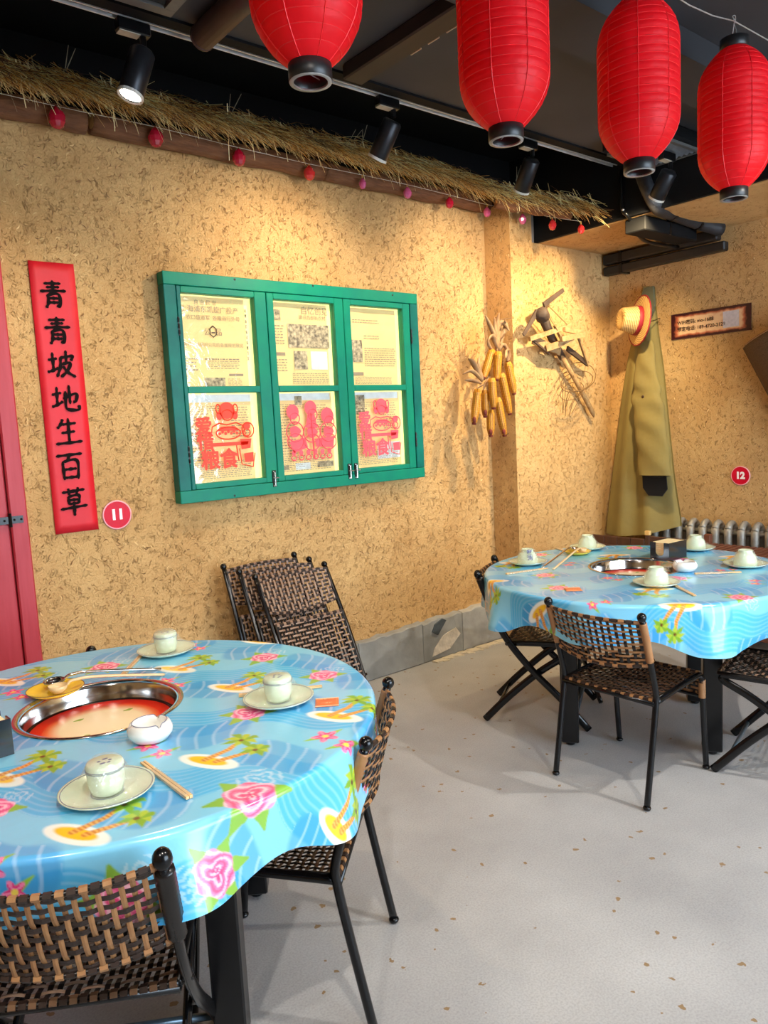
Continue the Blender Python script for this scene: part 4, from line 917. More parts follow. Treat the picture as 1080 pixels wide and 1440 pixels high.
# rim binding follows the brim edge
aa = np.array([1., 0, 0]); a_ = nrm(aa-np.dot(aa, ax)*ax); b_ = np.cross(ax, a_)
mb.tube([ax*-.008+(.176*(1+.03*math.cos(2*q)+.01*math.sin(3*q)))*(math.cos(q)*a_+math.sin(q)*b_) for q in np.linspace(0, 2*PI, 49)], .005, 6); mb.build('brim_binding', BAND, hat, True)
MB().tube(catmull([ax*-.012, ax*-.05+np.array([.03, -.03, 0]), np.array([.19, -.05, .02])], 4), .003, 6).build('hat_cord', M_BLACK, hat)

# ================================================================== plaque on the right wall
pa, pb, pc_, pd = [at_x(u, v, XW-.008) for u, v in ((943, 443), (1055, 425), (1056, 464), (945, 478))]
plq = thing('wall_plaque', 'scorched parchment style plaque with password and phone lines on the right wall', 'plaque', (XW-.001, (pa[1]+pd[1])/2, (pd[2]+pc_[2])/2))
PW, PH = abs(pb[1]-pa[1]), (pa[2]-pd[2])
def burnt(name):
    m = bpy.data.materials.new(name); m.use_nodes = True; nt = m.node_tree; N = nt.nodes.new; L = nt.links.new; Pn = nt.nodes['Principled BSDF']
    tc = N('ShaderNodeTexCoord'); sp = N('ShaderNodeSeparateXYZ'); L(tc.outputs['Generated'], sp.inputs[0])
    def edge(o, k):
        a = N('ShaderNodeMath'); a.operation = 'SUBTRACT'; a.inputs[1].default_value = .5; L(o, a.inputs[0]); b = N('ShaderNodeMath'); b.operation = 'ABSOLUTE'; L(a.outputs[0], b.inputs[0])
        c = N('ShaderNodeMapRange'); c.inputs[1].default_value = k; c.inputs[2].default_value = .5; L(b.outputs[0], c.inputs[0]); return c.outputs[0]
    e1 = edge(sp.outputs[1], .38); e2 = edge(sp.outputs[2], .30); mx = N('ShaderNodeMath'); mx.operation = 'MAXIMUM'; L(e1, mx.inputs[0]); L(e2, mx.inputs[1])
    no = N('ShaderNodeTexNoise'); no.inputs['Scale'].default_value = 26; no.inputs['Detail'].default_value = 5; L(tc.outputs['Object'], no.inputs['Vector'])
    ad = N('ShaderNodeMath'); ad.operation = 'MULTIPLY_ADD'; ad.inputs[1].default_value = .75; L(no.outputs['Fac'], ad.inputs[0]); L(mx.outputs[0], ad.inputs[2])
    r = N('ShaderNodeValToRGB'); e = r.color_ramp.elements; e[0].position = .40; e[0].color = (*lin((238, 196, 150)), 1); e[1].position = 1.0; e[1].color = (*lin((58, 14, 20)), 1); q_ = e.new(.72); q_.color = (*lin((190, 100, 66)), 1)
    L(ad.outputs[0], r.inputs[0]); L(r.outputs[0], Pn.inputs['Base Color']); Pn.inputs['Roughness'].default_value = .4
    return m
MB().box((-.006, -PW, 0), (0, 0, PH)).build('plaque_board', burnt('scorched_parchment'), plq)
MAR = mat('dark_maroon_edge', (66, 16, 24), rough=.5)
for q in ((0, -PW, PH-.006, PH), (0, -PW, 0, .006)): MB().box((-.0075, q[1], q[2]), (-.0062, 0, q[3])).build('edge_strip', MAR, plq)
for y in (-.006, -PW): MB().box((-.0078, y, .0061), (-.0062, y+.006, PH-.0061)).build('edge_strip', MAR, plq)
DKP = mat('dark_brown_print', (62, 34, 26), rough=.6)
o0 = np.array(plq.location)+np.array([-.0085, 0, 0])
text_on('plaque_text', 'WIFI密码: mo-1688', .032, DKP, plq, o0+[0, -.045, PH*.62], (0, -1, 0), (0, 0, 1), .0006, 'LEFT')
text_on('plaque_text', '预定电话: 189-4720-2129', .032, DKP, plq, o0+[0, -.045, PH*.36], (0, -1, 0), (0, 0, 1), .0006, 'LEFT')
MB().box((-.0085, -.475, .035), (-.0062, -.37, .14)).build('pale_square', mat('pale_lilac_square', (214, 206, 210), rough=.5, var=.12, scale=60), plq)

# ================================================================== woven scoop basket on the right wall
bas = thing('scoop_basket', 'brown woven scoop basket hanging on the right wall beyond the plaque', 'basket', at_x(1075, 510, XW-.02))
BASK = mat('dark_woven_wicker', (120, 92, 66), rough=.7, var=.4, scale=90, c2=(88, 64, 44), bump=.8, bscale=110)
def bpt(u, v):
    # fan outline: narrow lip at the lower edge, high back at the top
    A = at_x(1043, 489, XW-.10); B = at_x(1196, 415, XW-.10); C_ = at_x(1180, 618, XW-.05); D = at_x(1100, 592, XW-.05)
    p = A*(1-u)*(1-v)+B*u*(1-v)+C_*u*v+D*(1-u)*v
    p = np.array(p); p[0] = XW-.03-.15*max(0, math.sin(PI*u))**.7*(1-.45*v)-.03*(1-v); return p
mb = MB(); mb.grid(lambda u, v: bpt(u, v), 16, 20); o = mb.build('wicker_shell', BASK, bas, True, world=True); md = o.modifiers.new('thick', 'SOLIDIFY'); md.thickness = .012
for k in range(1, 20):
    MB().tube([bpt(q, k/20)+np.array([-.006-.004*((int(q*16)+k) % 2), 0, 0]) for q in np.linspace(0, 1, 17)], .006, 5).build('wicker_strand', BASK, bas, world=True)
MB().tube([bpt(1-q, 0) for q in np.linspace(0, 1, 17)]+[bpt(0, q) for q in np.linspace(.1, 1, 8)]+[bpt(q, 1) for q in np.linspace(.1, 1, 10)]+[bpt(1, 1-q) for q in np.linspace(.1, 1, 8)], .012, 8).build('basket_rim', mat('pale_wicker_rim', (164, 130, 98), rough=.6, var=.25, scale=40), bas, True, world=True)
# ================================================================== tables
TZT = .78; TR = .715
T1 = (.68, 2.09); T2 = (3.235, 2.07)
STEEL = mat('polished_steel', (205, 200, 196), rough=.14, metal=1.0, var=.05)
def table(c, a0, label):
    t = thing('round_table', label, 'table', (c[0], c[1], 0), group=None)
    top = MB(); top.capA = top.capB = False; top.lathe([(.335, TZT-.034), (TR-.006, TZT-.034), (TR-.002, TZT-.030), (TR-.002, TZT-.006), (TR-.006, TZT-.003), (.335, TZT-.003), (.335, TZT-.034)], 96)
    top.build('table_top', mat('brown_table_board', (110, 74, 50), rough=.5), t, True)
    for k in range(4):
        a = a0+k*PI/2; x, y = .44*math.cos(a), .44*math.sin(a); s = .040
        o = MB().bbox((-s, -s, .02), (s, s, TZT-.035), .005).build('leg', M_BLACK, t); o.location = (x, y, 0); o.rotation_euler = (0, 0, a+PI/4)
        f = MB(); f.capA = True; f.lathe([(.018, 0), (.022, .004), (.022, .012), (.008, .014), (.008, .0195)], 12); q = f.build('leveling_foot', M_BLACK, o)
        b = (a+PI/2); p0 = np.array([x, y, TZT-.075]); p1 = np.array([.44*math.cos(b), .44*math.sin(b), TZT-.075]); d = nrm(p1-p0)
        MB().bar(p0+d*.045, p1-d*.045, .025, .05).build('apron', M_BLACK, t)
    return t
table(T1, math.radians(-80), 'round hotpot table with black legs beside the red door')
table(T2, math.radians(-10), 'round hotpot table with black legs before the corner radiator')

# ------------------------------------------------------------------ printed vinyl cloths
def srgb(a): a = np.asarray(a, float)/255; return np.where(a <= .04045, a/12.92, ((a+.055)/1.055)**2.4)
def pattern(U, V, motifs):
    n = len(U); q = U*.62+V*.78; p = U*.78-V*.62
    cA, cB, cC = srgb((82, 180, 228)), srgb((130, 202, 232)), srgb((40, 142, 212))
    wv = q+.035*np.sin(p*11)+.02*np.sin(p*23+1)
    b1 = np.clip((np.sin(2*PI*wv/.36)+.15)*6, 0, 1)
    C = cA*(1-b1[:, None])+cB*b1[:, None]
    b2 = np.clip((np.sin(2*PI*(p+.03*np.sin(q*9))/.47+1.1)*np.sin(2*PI*(wv+.09)/.36)-.12)*5, 0, 1)
    C = C*(1-.55*b2[:, None])+cC*.55*b2[:, None]
    # fine printed wave lines
    ln = np.clip((np.sin(2*PI*(p+.012*np.sin(q*26))/.045)-.72)*4, 0, 1)*(b2 > .5)*.30
    C = C*(1-ln[:, None])+np.array([.75, .9, 1.0])*ln[:, None]
    ln = np.clip(np.sin(2*PI*(wv)/.020), 0, 1)*(b2 <= .5)*(b1 < .5)*.20
    C = C*(1-ln[:, None])+np.array([.62, .86, 1.0])*ln[:, None]
    def put(idx, al, col): C[idx] = C[idx]*(1-al[:, None])+np.asarray(col)*al[:, None]
    AA = .0035
    def sdseg(a, b, P0, P1, r0, r1):
        d = (P1[0]-P0[0], P1[1]-P0[1]); L2 = d[0]**2+d[1]**2+1e-12; t = np.clip(((a-P0[0])*d[0]+(b-P0[1])*d[1])/L2, 0, 1)
        return np.hypot(a-P0[0]-t*d[0], b-P0[1]-t*d[1])-(r0+(r1-r0)*t), t
    for (kind, mx, my, ang, s) in motifs:
        R_ = .16*s; idx = np.where((np.abs(U-mx) < R_) & (np.abs(V-my) < R_))[0]
        if not len(idx): continue
        ca, sa = math.cos(ang), math.sin(ang); x = U[idx]-mx; y = V[idx]-my
        a = (x*ca+y*sa)/s; b = (-x*sa+y*ca)/s                 # b points "up" of the motif
        cov = lambda d: np.clip(.5-d/AA, 0, 1)
        if kind == 'palm':
            put(idx, cov((np.hypot(a/.072, (b+.052)/.028)-1)*.028), srgb((240, 244, 236)))
            put(idx, cov((np.hypot((a+.004)/.048, (b+.050)/.016)-1)*.016), srgb((250, 196, 30)))
            for (P0, P1, P2, cr) in (((-.012, -.048), (.006, .01), (.004, .058), .050), ((.016, -.046), (.04, -.01), (.062, .026), .040)):
                d1, t1 = sdseg(a, b, P0, P1, .0085, .007); d2, t2 = sdseg(a, b, P1, P2, .007, .005)
                d = np.minimum(d1, d2); st = (np.sin(b*700+a*200) > 0)
                put(idx, cov(d), srgb((214, 132, 52))); put(idx, cov(d)*st*.6, srgb((246, 196, 96)))
                for k in range(8):
                    th = .15+k*2*PI/8; L = cr*(1.0 if k % 2 else .82); E_ = (P2[0]+L*math.cos(th), P2[1]+L*.72*math.sin(th)-.004); M_ = (P2[0]+L*.55*math.cos(th), P2[1]+L*.5*math.sin(th)+.005)
                    d1, _ = sdseg(a, b, P2, M_, .0045, .0085); d2, _ = sdseg(a, b, M_, E_, .0085, .0005)
                    put(idx, cov(np.minimum(d1, d2)), srgb((126, 172, 46) if k % 2 else (172, 196, 52)))
                put(idx, cov(np.hypot(a-P2[0], b-P2[1])-.006), srgb((110, 66, 24)))
        elif kind == 'rose':
            for th, L in ((.5, .075), (2.6, .075), (3.7, .078), (5.6, .075), (4.7, .085)):
                E_ = (L*math.cos(th), L*math.sin(th)); M_ = (.6*E_[0], .6*E_[1]); d1, _ = sdseg(a, b, (0, 0), M_, .008, .017); d2, _ = sdseg(a, b, M_, E_, .017, .004)
                put(idx, cov(np.minimum(d1, d2)), srgb((134, 182, 66)))
            rr = np.hypot(a, b-.058); put(idx, ((np.sin(rr*330+2*np.sin(np.arctan2(b-.058, a)*4)) > .35)*(rr < .042)*.32), srgb((236, 246, 250)))
            th = np.arctan2(b, a); r = np.hypot(a, b); ed = .050*(.93+.07*np.cos(6*th+.6)); al = cov(r-ed)
            g = np.clip(r/.052, 0, 1); base = srgb((236, 62, 128))*(1-g[:, None])+srgb((252, 150, 190))*g[:, None]; put(idx, al, base)
            sp = np.sin(r*300+2.5*np.sin(3*th+r*60)+th); put(idx, al*np.clip(sp*3-1.2, 0, 1)*.75, srgb((255, 214, 226))); put(idx, al*np.clip(-sp*3-1.6, 0, 1)*.6, srgb((206, 30, 100)))
        else:
            for (ox, oy, rs) in ((-.028, .01, 1.0), (.032, -.012, .85)):
                aa, bb = a-ox, b-oy
                for th in (1.2, 4.0):
                    E_ = (.045*math.cos(th), .045*math.sin(th)); d1, _ = sdseg(aa, bb, (0, 0), E_, .012, .002); put(idx, cov(d1), srgb((146, 194, 60)))
                th = np.arctan2(bb, aa); r = np.hypot(aa, bb); al = cov(r-.030*rs*(.76+.24*np.cos(5*th))); put(idx, al, srgb((236, 60, 132)))
                put(idx, al*(np.cos(5*th) > .55)*.6, srgb((252, 160, 196))); put(idx, cov(r-.007), srgb((250, 220, 90)))
    return C
def cloth(c, label, motifs, dr, rot, lfun, ffun, seedv, hole=.214, off=(0, 0)):
    rt = TR+.003; Lmax = .235
    radii = np.concatenate([np.arange(hole, rt, dr), rt+np.arange(0, 1.0001, 1/round(Lmax/dr))*1.0])   # >rt: fraction of the drop
    nr = len(radii); nt_ = int(2*PI*.85/dr); th = np.linspace(0, 2*PI, nt_, endpoint=False)
    RR, TH = np.meshgrid(radii, th, indexing='ij'); fl = RR > rt; fr_ = np.where(fl, RR-rt, 0)
    L = lfun(TH); s = fr_*L                                              # arc length past the edge
    rc = .016; ang = np.clip(s/rc, 0, PI/2-.06); drop = rc*(1-np.cos(ang)); out = rc*np.sin(ang); rest = np.maximum(0, s-rc*(PI/2-.06))
    f = ffun(TH); depth = np.clip(s/.2, 0, 1)
    out = out+rest*(.04)+f*depth**1.1; drop = drop+rest*(1-.10*np.clip(f*18, 0, 1)**2)
    rad = np.minimum(RR, rt)+out; w = TH+.03*np.sin(TH*7+seedv)*depth
    sh = np.clip((rt-.02-RR)/(rt-.02-hole), 0, 1)**1.2
    X = rad*np.cos(w)+off[0]*sh; Y = rad*np.sin(w)+off[1]*sh
    Z = TZT+.0015-drop+np.where(fl, 0, .0012*np.sin(5*X+3*Y+seedv)*np.sin(7*Y-2*X)*np.clip((RR-.25)/.2, 0, 1)*np.clip((rt-RR)/.1, 0, 1))
    F2 = np.minimum(RR, rt)+s; U = F2*np.cos(TH)+off[0]*sh; V = F2*np.sin(TH)+off[1]*sh
    cr, sr = math.cos(rot), math.sin(rot); Uf, Vf = U.ravel()*cr-V.ravel()*sr, U.ravel()*sr+V.ravel()*cr
    colr = pattern(Uf, Vf, motifs)
    me = bpy.data.meshes.new('tablecloth'); nv = nr*nt_
    me.vertices.add(nv); me.vertices.foreach_set('co', np.stack([X, Y, Z], -1).astype(np.float32).ravel())
    i, k = np.meshgrid(np.arange(nr-1), np.arange(nt_), indexing='ij'); k2 = (k+1) % nt_
    Q = np.stack([i*nt_+k, (i+1)*nt_+k, (i+1)*nt_+k2, i*nt_+k2], -1).reshape(-1, 4).astype(np.int32); nf = len(Q)
    me.loops.add(nf*4); me.loops.foreach_set('vertex_index', Q.ravel()); me.polygons.add(nf); me.polygons.foreach_set('loop_start', np.arange(0, nf*4, 4, dtype=np.int32)); me.polygons.foreach_set('loop_total', np.full(nf, 4, np.int32))
    me.update(calc_edges=True); me.validate(); me.polygons.foreach_set('use_smooth', np.ones(nf, bool))
    at = me.color_attributes.new('print', 'FLOAT_COLOR', 'POINT'); at.data.foreach_set('color', np.concatenate([colr, np.ones((nv, 1))], 1).astype(np.float32).ravel())
    me.materials.append(attr_mat('printed_vinyl')); o = link('tablecloth', me); o.location = (c[0], c[1], 0)
    return tag(o, label, 'tablecloth')
up1 = lambda du, dv: math.atan2(dv, du)-PI/2
A1 = up1(.10, .05)
m1 = [('palm', .10, -.455, A1, 1.15), ('palm', -.30, -.18, A1, 1.15), ('palm', -.11, .59, A1, 1.15), ('palm', .34, .28, A1, 1.15), ('palm', .38, -.03, A1, 1.1), ('palm', -.24, -.57, A1, 1.15), ('palm', .47, -.45, A1, 1.15), ('palm', -.55, .3, A1, 1.15), ('palm', .70, .35, A1, 1.1), ('palm', -.62, -.35, A1, 1.1), ('palm', .33, -.78, A1+.6, 1.1),
      ('rose', .131, .469, A1, 1.0), ('rose', .56, .136, A1, 1.0), ('rose', .268, -.278, A1, 1.0), ('rose', .035, -.70, A1+.3, 1.25), ('rose', -.40, -.36, A1, 1.0), ('rose', .592, -.172, A1, .95), ('rose', -.4, .1, A1, 1.0), ('rose', -.28, -.80, A1, 1.1), ('rose', .62, -.52, A1, 1.0), ('rose', -.1, -.83, A1+2.6, 1.0),
      ('hib', .22, .13, A1, 1.1), ('hib', -.02, -.32, A1, 1.1), ('hib', -.165, .40, A1, 1.1), ('hib', .33, -.60, A1, 1.2), ('hib', -.1, .25, A1, 1.0), ('hib', .45, .45, A1, 1.0), ('hib', -.45, -.62, A1, 1.1), ('hib', .8, -.1, A1, 1.0), ('hib', .5, -.68, A1, 1.0)]
def l1(t): return .185+.025*np.sin(2*t+2.4)+.022*np.sin(10*t+.4)
def f1(t):
    near = 1-.95*np.exp(-((((t+.785)+PI) % (2*PI)-PI)/.42)**2)          # pressed flat by the chair back
    return near*f1_(t)-.010*(1-near)
def f1_(t): return .050*np.maximum(0, np.sin(10*t+.4))**1.6-.014*np.maximum(0, -np.sin(10*t+.4))**.7*1.0+.014*np.sin(4*t+1)-.004
cloth(T1, 'blue vinyl tablecloth printed with palms and roses on the table by the red door', m1, .0040, 0., l1, f1, .3, off=(-.015, .085))
m2 = []
A2 = up1(-.75, -.66)
for i, gx in enumerate(np.arange(-.9, .95, .30)):
    for j, gy in enumerate(np.arange(-.9, .95, .30)):
        k = (i+2*j) % 3; m2.append((('palm', 'rose', 'hib')[k], gx+.06*((j % 2)*2-1), gy+.04*((i % 2)*2-1), A2 if k == 0 else i+j, 1.15 if k == 0 else .95))
def l2(t): return .190+.025*np.sin(3*t+.8)+.024*np.sin(9*t+2.0)
def f2(t): return .050*np.maximum(0, np.sin(9*t+2.0))**1.6-.014*np.maximum(0, -np.sin(9*t+2.0))**.7+.012*np.sin(5*t+2)-.004
cloth(T2, 'blue vinyl tablecloth printed with palms on the table before the radiator', m2, .0055, 0., l2, f2, 1.7, off=(.065, .03))

# ------------------------------------------------------------------ hotpot wells
def radial(name, stops):
    m = bpy.data.materials.new(name); m.use_nodes = True; nt = m.node_tree; N = nt.nodes.new; L = nt.links.new; P = nt.nodes['Principled BSDF']
    tc = N('ShaderNodeTexCoord'); ln = N('ShaderNodeVectorMath'); ln.operation = 'LENGTH'; L(tc.outputs['Object'], ln.inputs[0])
    mr = N('ShaderNodeMapRange'); mr.inputs[2].default_value = .20; L(ln.outputs['Value'], mr.inputs[0]); r = N('ShaderNodeValToRGB'); L(mr.outputs[0], r.inputs[0])
    e = r.color_ramp.elements; e[0].position = stops[0][0]; e[0].color = (*lin(stops[0][1]), 1); e[1].position = stops[-1][0]; e[1].color = (*lin(stops[-1][1]), 1)
    for p_, c_ in stops[1:-1]: q = e.new(p_); q.color = (*lin(c_), 1)
    L(r.outputs[0], P.inputs['Base Color']); P.inputs['Roughness'].default_value = .35; P.inputs['Specular IOR Level'].default_value = .3
    return m
PLATE = radial('red_ringed_cream_enamel', [(0, (250, 232, 196)), (.62, (250, 226, 184)), (.78, (240, 120, 70)), (.86, (226, 44, 20)), (1, (210, 34, 16))])
def hotpot(c, label):
    t = thing('hotpot_well', label, 'hotpot', (c[0], c[1], TZT), group=None)
    b = MB(); b.lathe([(.205, -.052), (.212, -.03), (.214, -.006), (.219, .0035), (.226, .007), (.232, .0065), (.234, .003), (.2335, .0019), (.222, .0019), (.217, -.02), (.215, -.055)], 96); b.build('steel_rim', STEEL, t, True)
    b = MB(); b.capB = False; b.lathe([(.206, -.054), (.20, -.050), (.0, -.050)], 96); b.build('enamel_plate', PLATE, t, True)
    b = MB(); b.lathe([(.205, -.051), (.203, -.046), (.198, -.0495)], 96); b.build('seal_ring', M_BLACK, t, True)
    for k in range(4): a = k*PI/2+.6; MB().prism([(0, 0), (.02, .006), (.03, .0), (.018, -.007)], lambda p_, q_: (.1*math.cos(a)+p_, .1*math.sin(a)+q_, -.0495), (0, 0, .0012)).build('printed_leaf', mat('green_print', (140, 160, 60)), t)
hotpot((.665, 2.175), 'steel rimmed hotpot well with red ring sunk in the table by the door')
hotpot((3.30, 2.10), 'steel rimmed hotpot well sunk in the table before the radiator')

# ------------------------------------------------------------------ tableware
CEL = mat('pale_celadon_glaze', (222, 234, 204), rough=.12, var=.05, coat=.5); BLU = mat('cobalt_line', (60, 66, 120), rough=.3); PORC = mat('white_porcelain', (240, 238, 230), rough=.15, var=.03, coat=.5)
FILM = filmy('shrink_film', (.99, 1, .99), .13, .04, 1.2, 40, .09)
def lathe_me(prof, m, name, n=40, fn=None): b = MB(); b.lathe(prof, n, fn=fn); return b.mesh(name, m, True)
plate_me = lathe_me([(0, .003), (.045, .003), (.055, .004), (.085, .012), (.098, .018), (.1005, .0185), (.099, .0155), (.080, .006), (.058, 0), (.05, 0), (.048, .0015), (0, .0015)], CEL, 'plate', 48)
bowl_me = lathe_me([(.051, .004), (.054, .006), (.052, .03), (.046, .05), (.037, .062), (.032, .066), (.0305, .078), (.031, .080), (.0285, .080), (.027, .070), (.0, .068)], CEL, 'bowl', 36)
cup_me = lathe_me([(0, .004), (.026, .004), (.034, .010), (.039, .03), (.040, .055), (.0405, .068), (.038, .073), (.036, .0745), (.0, .0745)], CEL, 'cup', 36)
film_me = lathe_me([(.0, .0835), (.030, .0833), (.036, .079), (.050, .052), (.060, .038), (.080, .027), (.099, .0195), (.1015, .0185), (.099, .0145)], FILM, 'film', 48, lambda a, z: 1+.025*math.sin(7*a)*(z < .075)*(z > .022)+.02*math.cos(11*a+2)*(z < .075)*(z > .022))
def ring_me(r, z, w, m=BLU): b = MB(); b.tube([(r*math.cos(q), r*math.sin(q), z) for q in np.linspace(0, 2*PI, 41)], w, 4); return b.mesh('painted_line', m)
rl1, rl2, rl3 = ring_me(.0955, .0176, .0007), ring_me(.0410, .060, .0006), ring_me(.0408, .063, .0006); rl4 = ring_me(.034, .0050, .0006)
def dish_set(pos, label, kind, rz, group, txt=None):
    t = thing('tableware_set', label, 'tableware', (pos[0], pos[1], TZT+.0022), (0, 0, rz), group)
    pl_ = link('plate', plate_me, t); link('painted_line', rl1, pl_); link('painted_line', rl4, pl_)
    if kind == 'bowl': cu = link('bowl', bowl_me, t); cu.location = (0, 0, .001)
    else:
        cu = link('cup', cup_me, t); cu.location = (0, 0, .001); link('painted_line', rl2, cu); link('painted_line', rl3, cu)
        fm = MB()
        for k in range(5): a = k*1.3; fm.box((.012*math.cos(a)-.004, .012*math.sin(a)-.003, .0746), (.012*math.cos(a)+.003+.004*(k % 2), .012*math.sin(a)+.002, .0752))
        fm.build('painted_motif', BLU, cu)
    fl_ = link('film_wrap', film_me, t)
    if txt:
        w = np.array([0, 0, 0.]); me = text_mesh(txt, .030, .0009); me.materials.clear(); me.materials.append(BLU); o = link('film_lettering', me, fl_); o.location = (.052*math.cos(-rz-2.2), .052*math.sin(-rz-2.2), .055); o.rotation_euler = (1.15, 0, -rz-2.2+PI/2)
    return t
G1, G2 = 'shrink-wrapped place settings', 'shrink-wrapped place settings'
for i, (u, v, lab) in enumerate(((151, 1112, 'film-wrapped celadon cup on its plate beside the white ashtray'), (392, 983, 'film-wrapped celadon cup on its plate beside the orange packet'), (234, 915, 'film-wrapped celadon cup on its plate at the table edge toward the green window'))):
    p = at_z(u, v, TZT+.01); dish_set(p, lab, 'cup', .6*i, G1)
set2 = [(742, 791, 'film-wrapped inverted bowl with dark blue lettering near the folding chair', '家\n洁'), (826, 770, 'film-wrapped inverted bowl on the far side toward the pier', None), (978, 771, 'film-wrapped inverted bowl behind the black napkin box', None), (1048, 794, 'film-wrapped inverted bowl nearest the slatted wooden rack', None), (923, 820, 'film-wrapped inverted bowl in front of the hotpot well and white ashtray', None)]
for i, (u, v, lab, tx) in enumerate(set2):
    p = at_z(u, v, TZT+.01); dish_set(p, lab, 'bowl', .9*i+.2, G2, tx)
# ashtrays
def ashtray(pos, lab):
    t = thing('ashtray', lab, 'ashtray', (pos[0], pos[1], TZT+.0022), (0, 0, .4))
    nt_ = lambda a, z: 1.0
    b = MB(); n = 48; prof = [(.030, 0), (.046, .006), (.056, .020), (.057, .032), (.050, .046), (.043, .050), (.039, .047), (.040, .030), (.036, .012), (0, .010)]
    V = []
    for (r, z) in prof:
        for k in range(n):
            a = 2*PI*k/n; dip = sum(math.exp(-((a-c0+PI) % (2*PI)-PI)**2/.012) for c0 in (.3, 2.4, 4.5)); zz = z-(.012*dip if z > .04 else 0); V.append((r*math.cos(a), r*math.sin(a), zz))
    m = len(prof); b.add(V, [(i*n+k, i*n+(k+1) % n, (i+1)*n+(k+1) % n, (i+1)*n+k) for i in range(m-1) for k in range(n)]+[tuple(range(n-1, -1, -1))]); b.build('ceramic_body', PORC, t, True)
    r_ = MB(); r_.tube([(.0435*math.cos(q), .0435*math.sin(q), .0503-sum(.012*math.exp(-((q-c0+PI) % (2*PI)-PI)**2/.012) for c0 in (.3, 2.4, 4.5))) for q in np.linspace(0, 2*PI, 61)], .0008, 4); r_.build('rim_line', BLU, t)
ashtray(at_z(212, 1036, TZT+.01), 'white round porcelain ashtray beside the ringed hotpot well')
ashtray(at_z(963, 801, TZT+.01), 'white round porcelain ashtray beside the black napkin box')
# chopsticks in paper
WOODC = mat('pale_bamboo', (226, 186, 130), rough=.5, var=.12, scale=20); PAPW = mat('paper_sleeve', (236, 224, 204), rough=.7, var=.05)
def sticks(a, b, lab, sleeve=True, z=TZT+.0055, group='wrapped chopsticks'):
    A = at_z(*a, z); B = at_z(*b, z); d = nrm(B-A); L = .21; C_ = (A+B)/2
    if np.linalg.norm(B-A) > L: L = min(.245, np.linalg.norm(B-A))
    t = thing('chopsticks', lab, 'chopsticks', (C_[0], C_[1], TZT+.0022), (0, 0, math.atan2(d[1], d[0])), group)
    for y in (-.0042, .0042): MB().bar((-L/2, y, .0035), (L/2, y*.9, .0035), .007, .0065, taper=.75).build('stick', WOODC, t)
    if sleeve: MB().bbox((-L/2+.01, -.0095, .0001), (L/2-.06, .0095, .0078), .001).build('clear_sleeve', FILM, t)
    return t
sticks((278, 1130), (192, 1065), 'wrapped bamboo chopsticks beside the plate nearest the ashtray'); sticks((318, 980), (470, 963), 'bamboo chopsticks lying under the plate by the orange packet'); sticks((172, 950), (200, 920), 'bamboo chopsticks pointing at the plate near the table edge by the wall')
sticks((712, 807), (770, 799), 'bamboo chopsticks in front of the lettered bowl'); sticks((942, 820), (978, 838), 'bamboo chopsticks beside the bowl before the hotpot well'); sticks((995, 806), (1024, 805), 'bamboo chopsticks between the ashtray and the bowl near the rack'); sticks((782, 771), (812, 780), 'bamboo chopsticks beside the far yellow dish')
# yellow dishes with ladles
YEL = mat('yellow_glaze', (244, 206, 60), rough=.18, var=.08, coat=.5)
def dish(pos, lab, s=1.0):
    t = thing('yellow_dish', lab, 'dish', (pos[0], pos[1], TZT+.0022))
    b = MB(); b.lathe([(0, .007), (.045*s, .008), (.07*s, .014), (.082*s, .020), (.0835*s, .0195), (.072*s, .010), (.05*s, .0), (0, .0)], 40); b.build('dish_body', YEL, t, True)
    r = MB(); r.tube([(.083*s*math.cos(q), .083*s*math.sin(q), .020) for q in np.linspace(0, 2*PI, 41)], .0012, 5); r.build('dark_rim', mat('brown_rim', (120, 84, 40)), t)
def ladle(A, B, m, lab, name='ladle', bowl=.032, cat='ladle'):
    """bowl rests at A in the dish, handle lies towards B"""
    t = thing(name, lab, cat, (A[0], A[1], A[2]))
    d = np.asarray(B)-np.asarray(A); dh = nrm([d[0], d[1], 0])
    b = MB(); prof = [(0, 0.001), (bowl*.6, .005), (bowl*.92, .016), (bowl, .026), (bowl*.96, .0265), (bowl*.86, .016), (bowl*.55, .0065), (0, .0028)]; b.lathe(prof, 24); b.build('spoon_bowl', m, t, True)
    h = MB(); h.tube(catmull([dh*bowl*.95+[0, 0, .025], dh*bowl*1.6+[0, 0, .034], dh*.12+[0, 0, .030], np.array([d[0], d[1], d[2]])], 6), .0042, 6, sx=1.6); h.build('handle', m, t, True)
    r = MB(); r.tube([(bowl*.98*math.cos(q), bowl*.98*math.sin(q), .0265) for q in np.linspace(0, 2*PI, 25)], .001, 4); r.build('bowl_lip', m, t)
SPW = mat('beige_melamine', (232, 200, 150), rough=.3, var=.06, coat=.3)
p = at_z(78, 968, TZT+.02); dish(p, 'yellow dish with dark rim by the hotpot well next to the red door')
q1, q2 = at_z(82, 962, TZT+.03), at_z(226, 938, TZT+.012); ladle((p[0]+.006, p[1]+.03, TZT+.0115), (q2[0], q2[1], TZT+.006), STEEL, 'steel ladle resting in the yellow dish by the red door')
q2 = at_z(231, 946, TZT+.012); ladle((p[0]-.002, p[1]-.038, TZT+.0125), (q2[0], q2[1], TZT+.006), SPW, 'beige melamine spoon resting in the yellow dish by the red door', 'serving_spoon', .028, 'spoon')
p = at_z(812, 775, TZT+.02); dish(p, 'yellow dish holding spoons before the pier', .9)
q2 = at_z(762, 797, TZT+.012); ladle((p[0], p[1]+.03, TZT+.0115), (q2[0], q2[1], TZT+.006), STEEL, 'steel ladle resting in the yellow dish before the pier', bowl=.029)
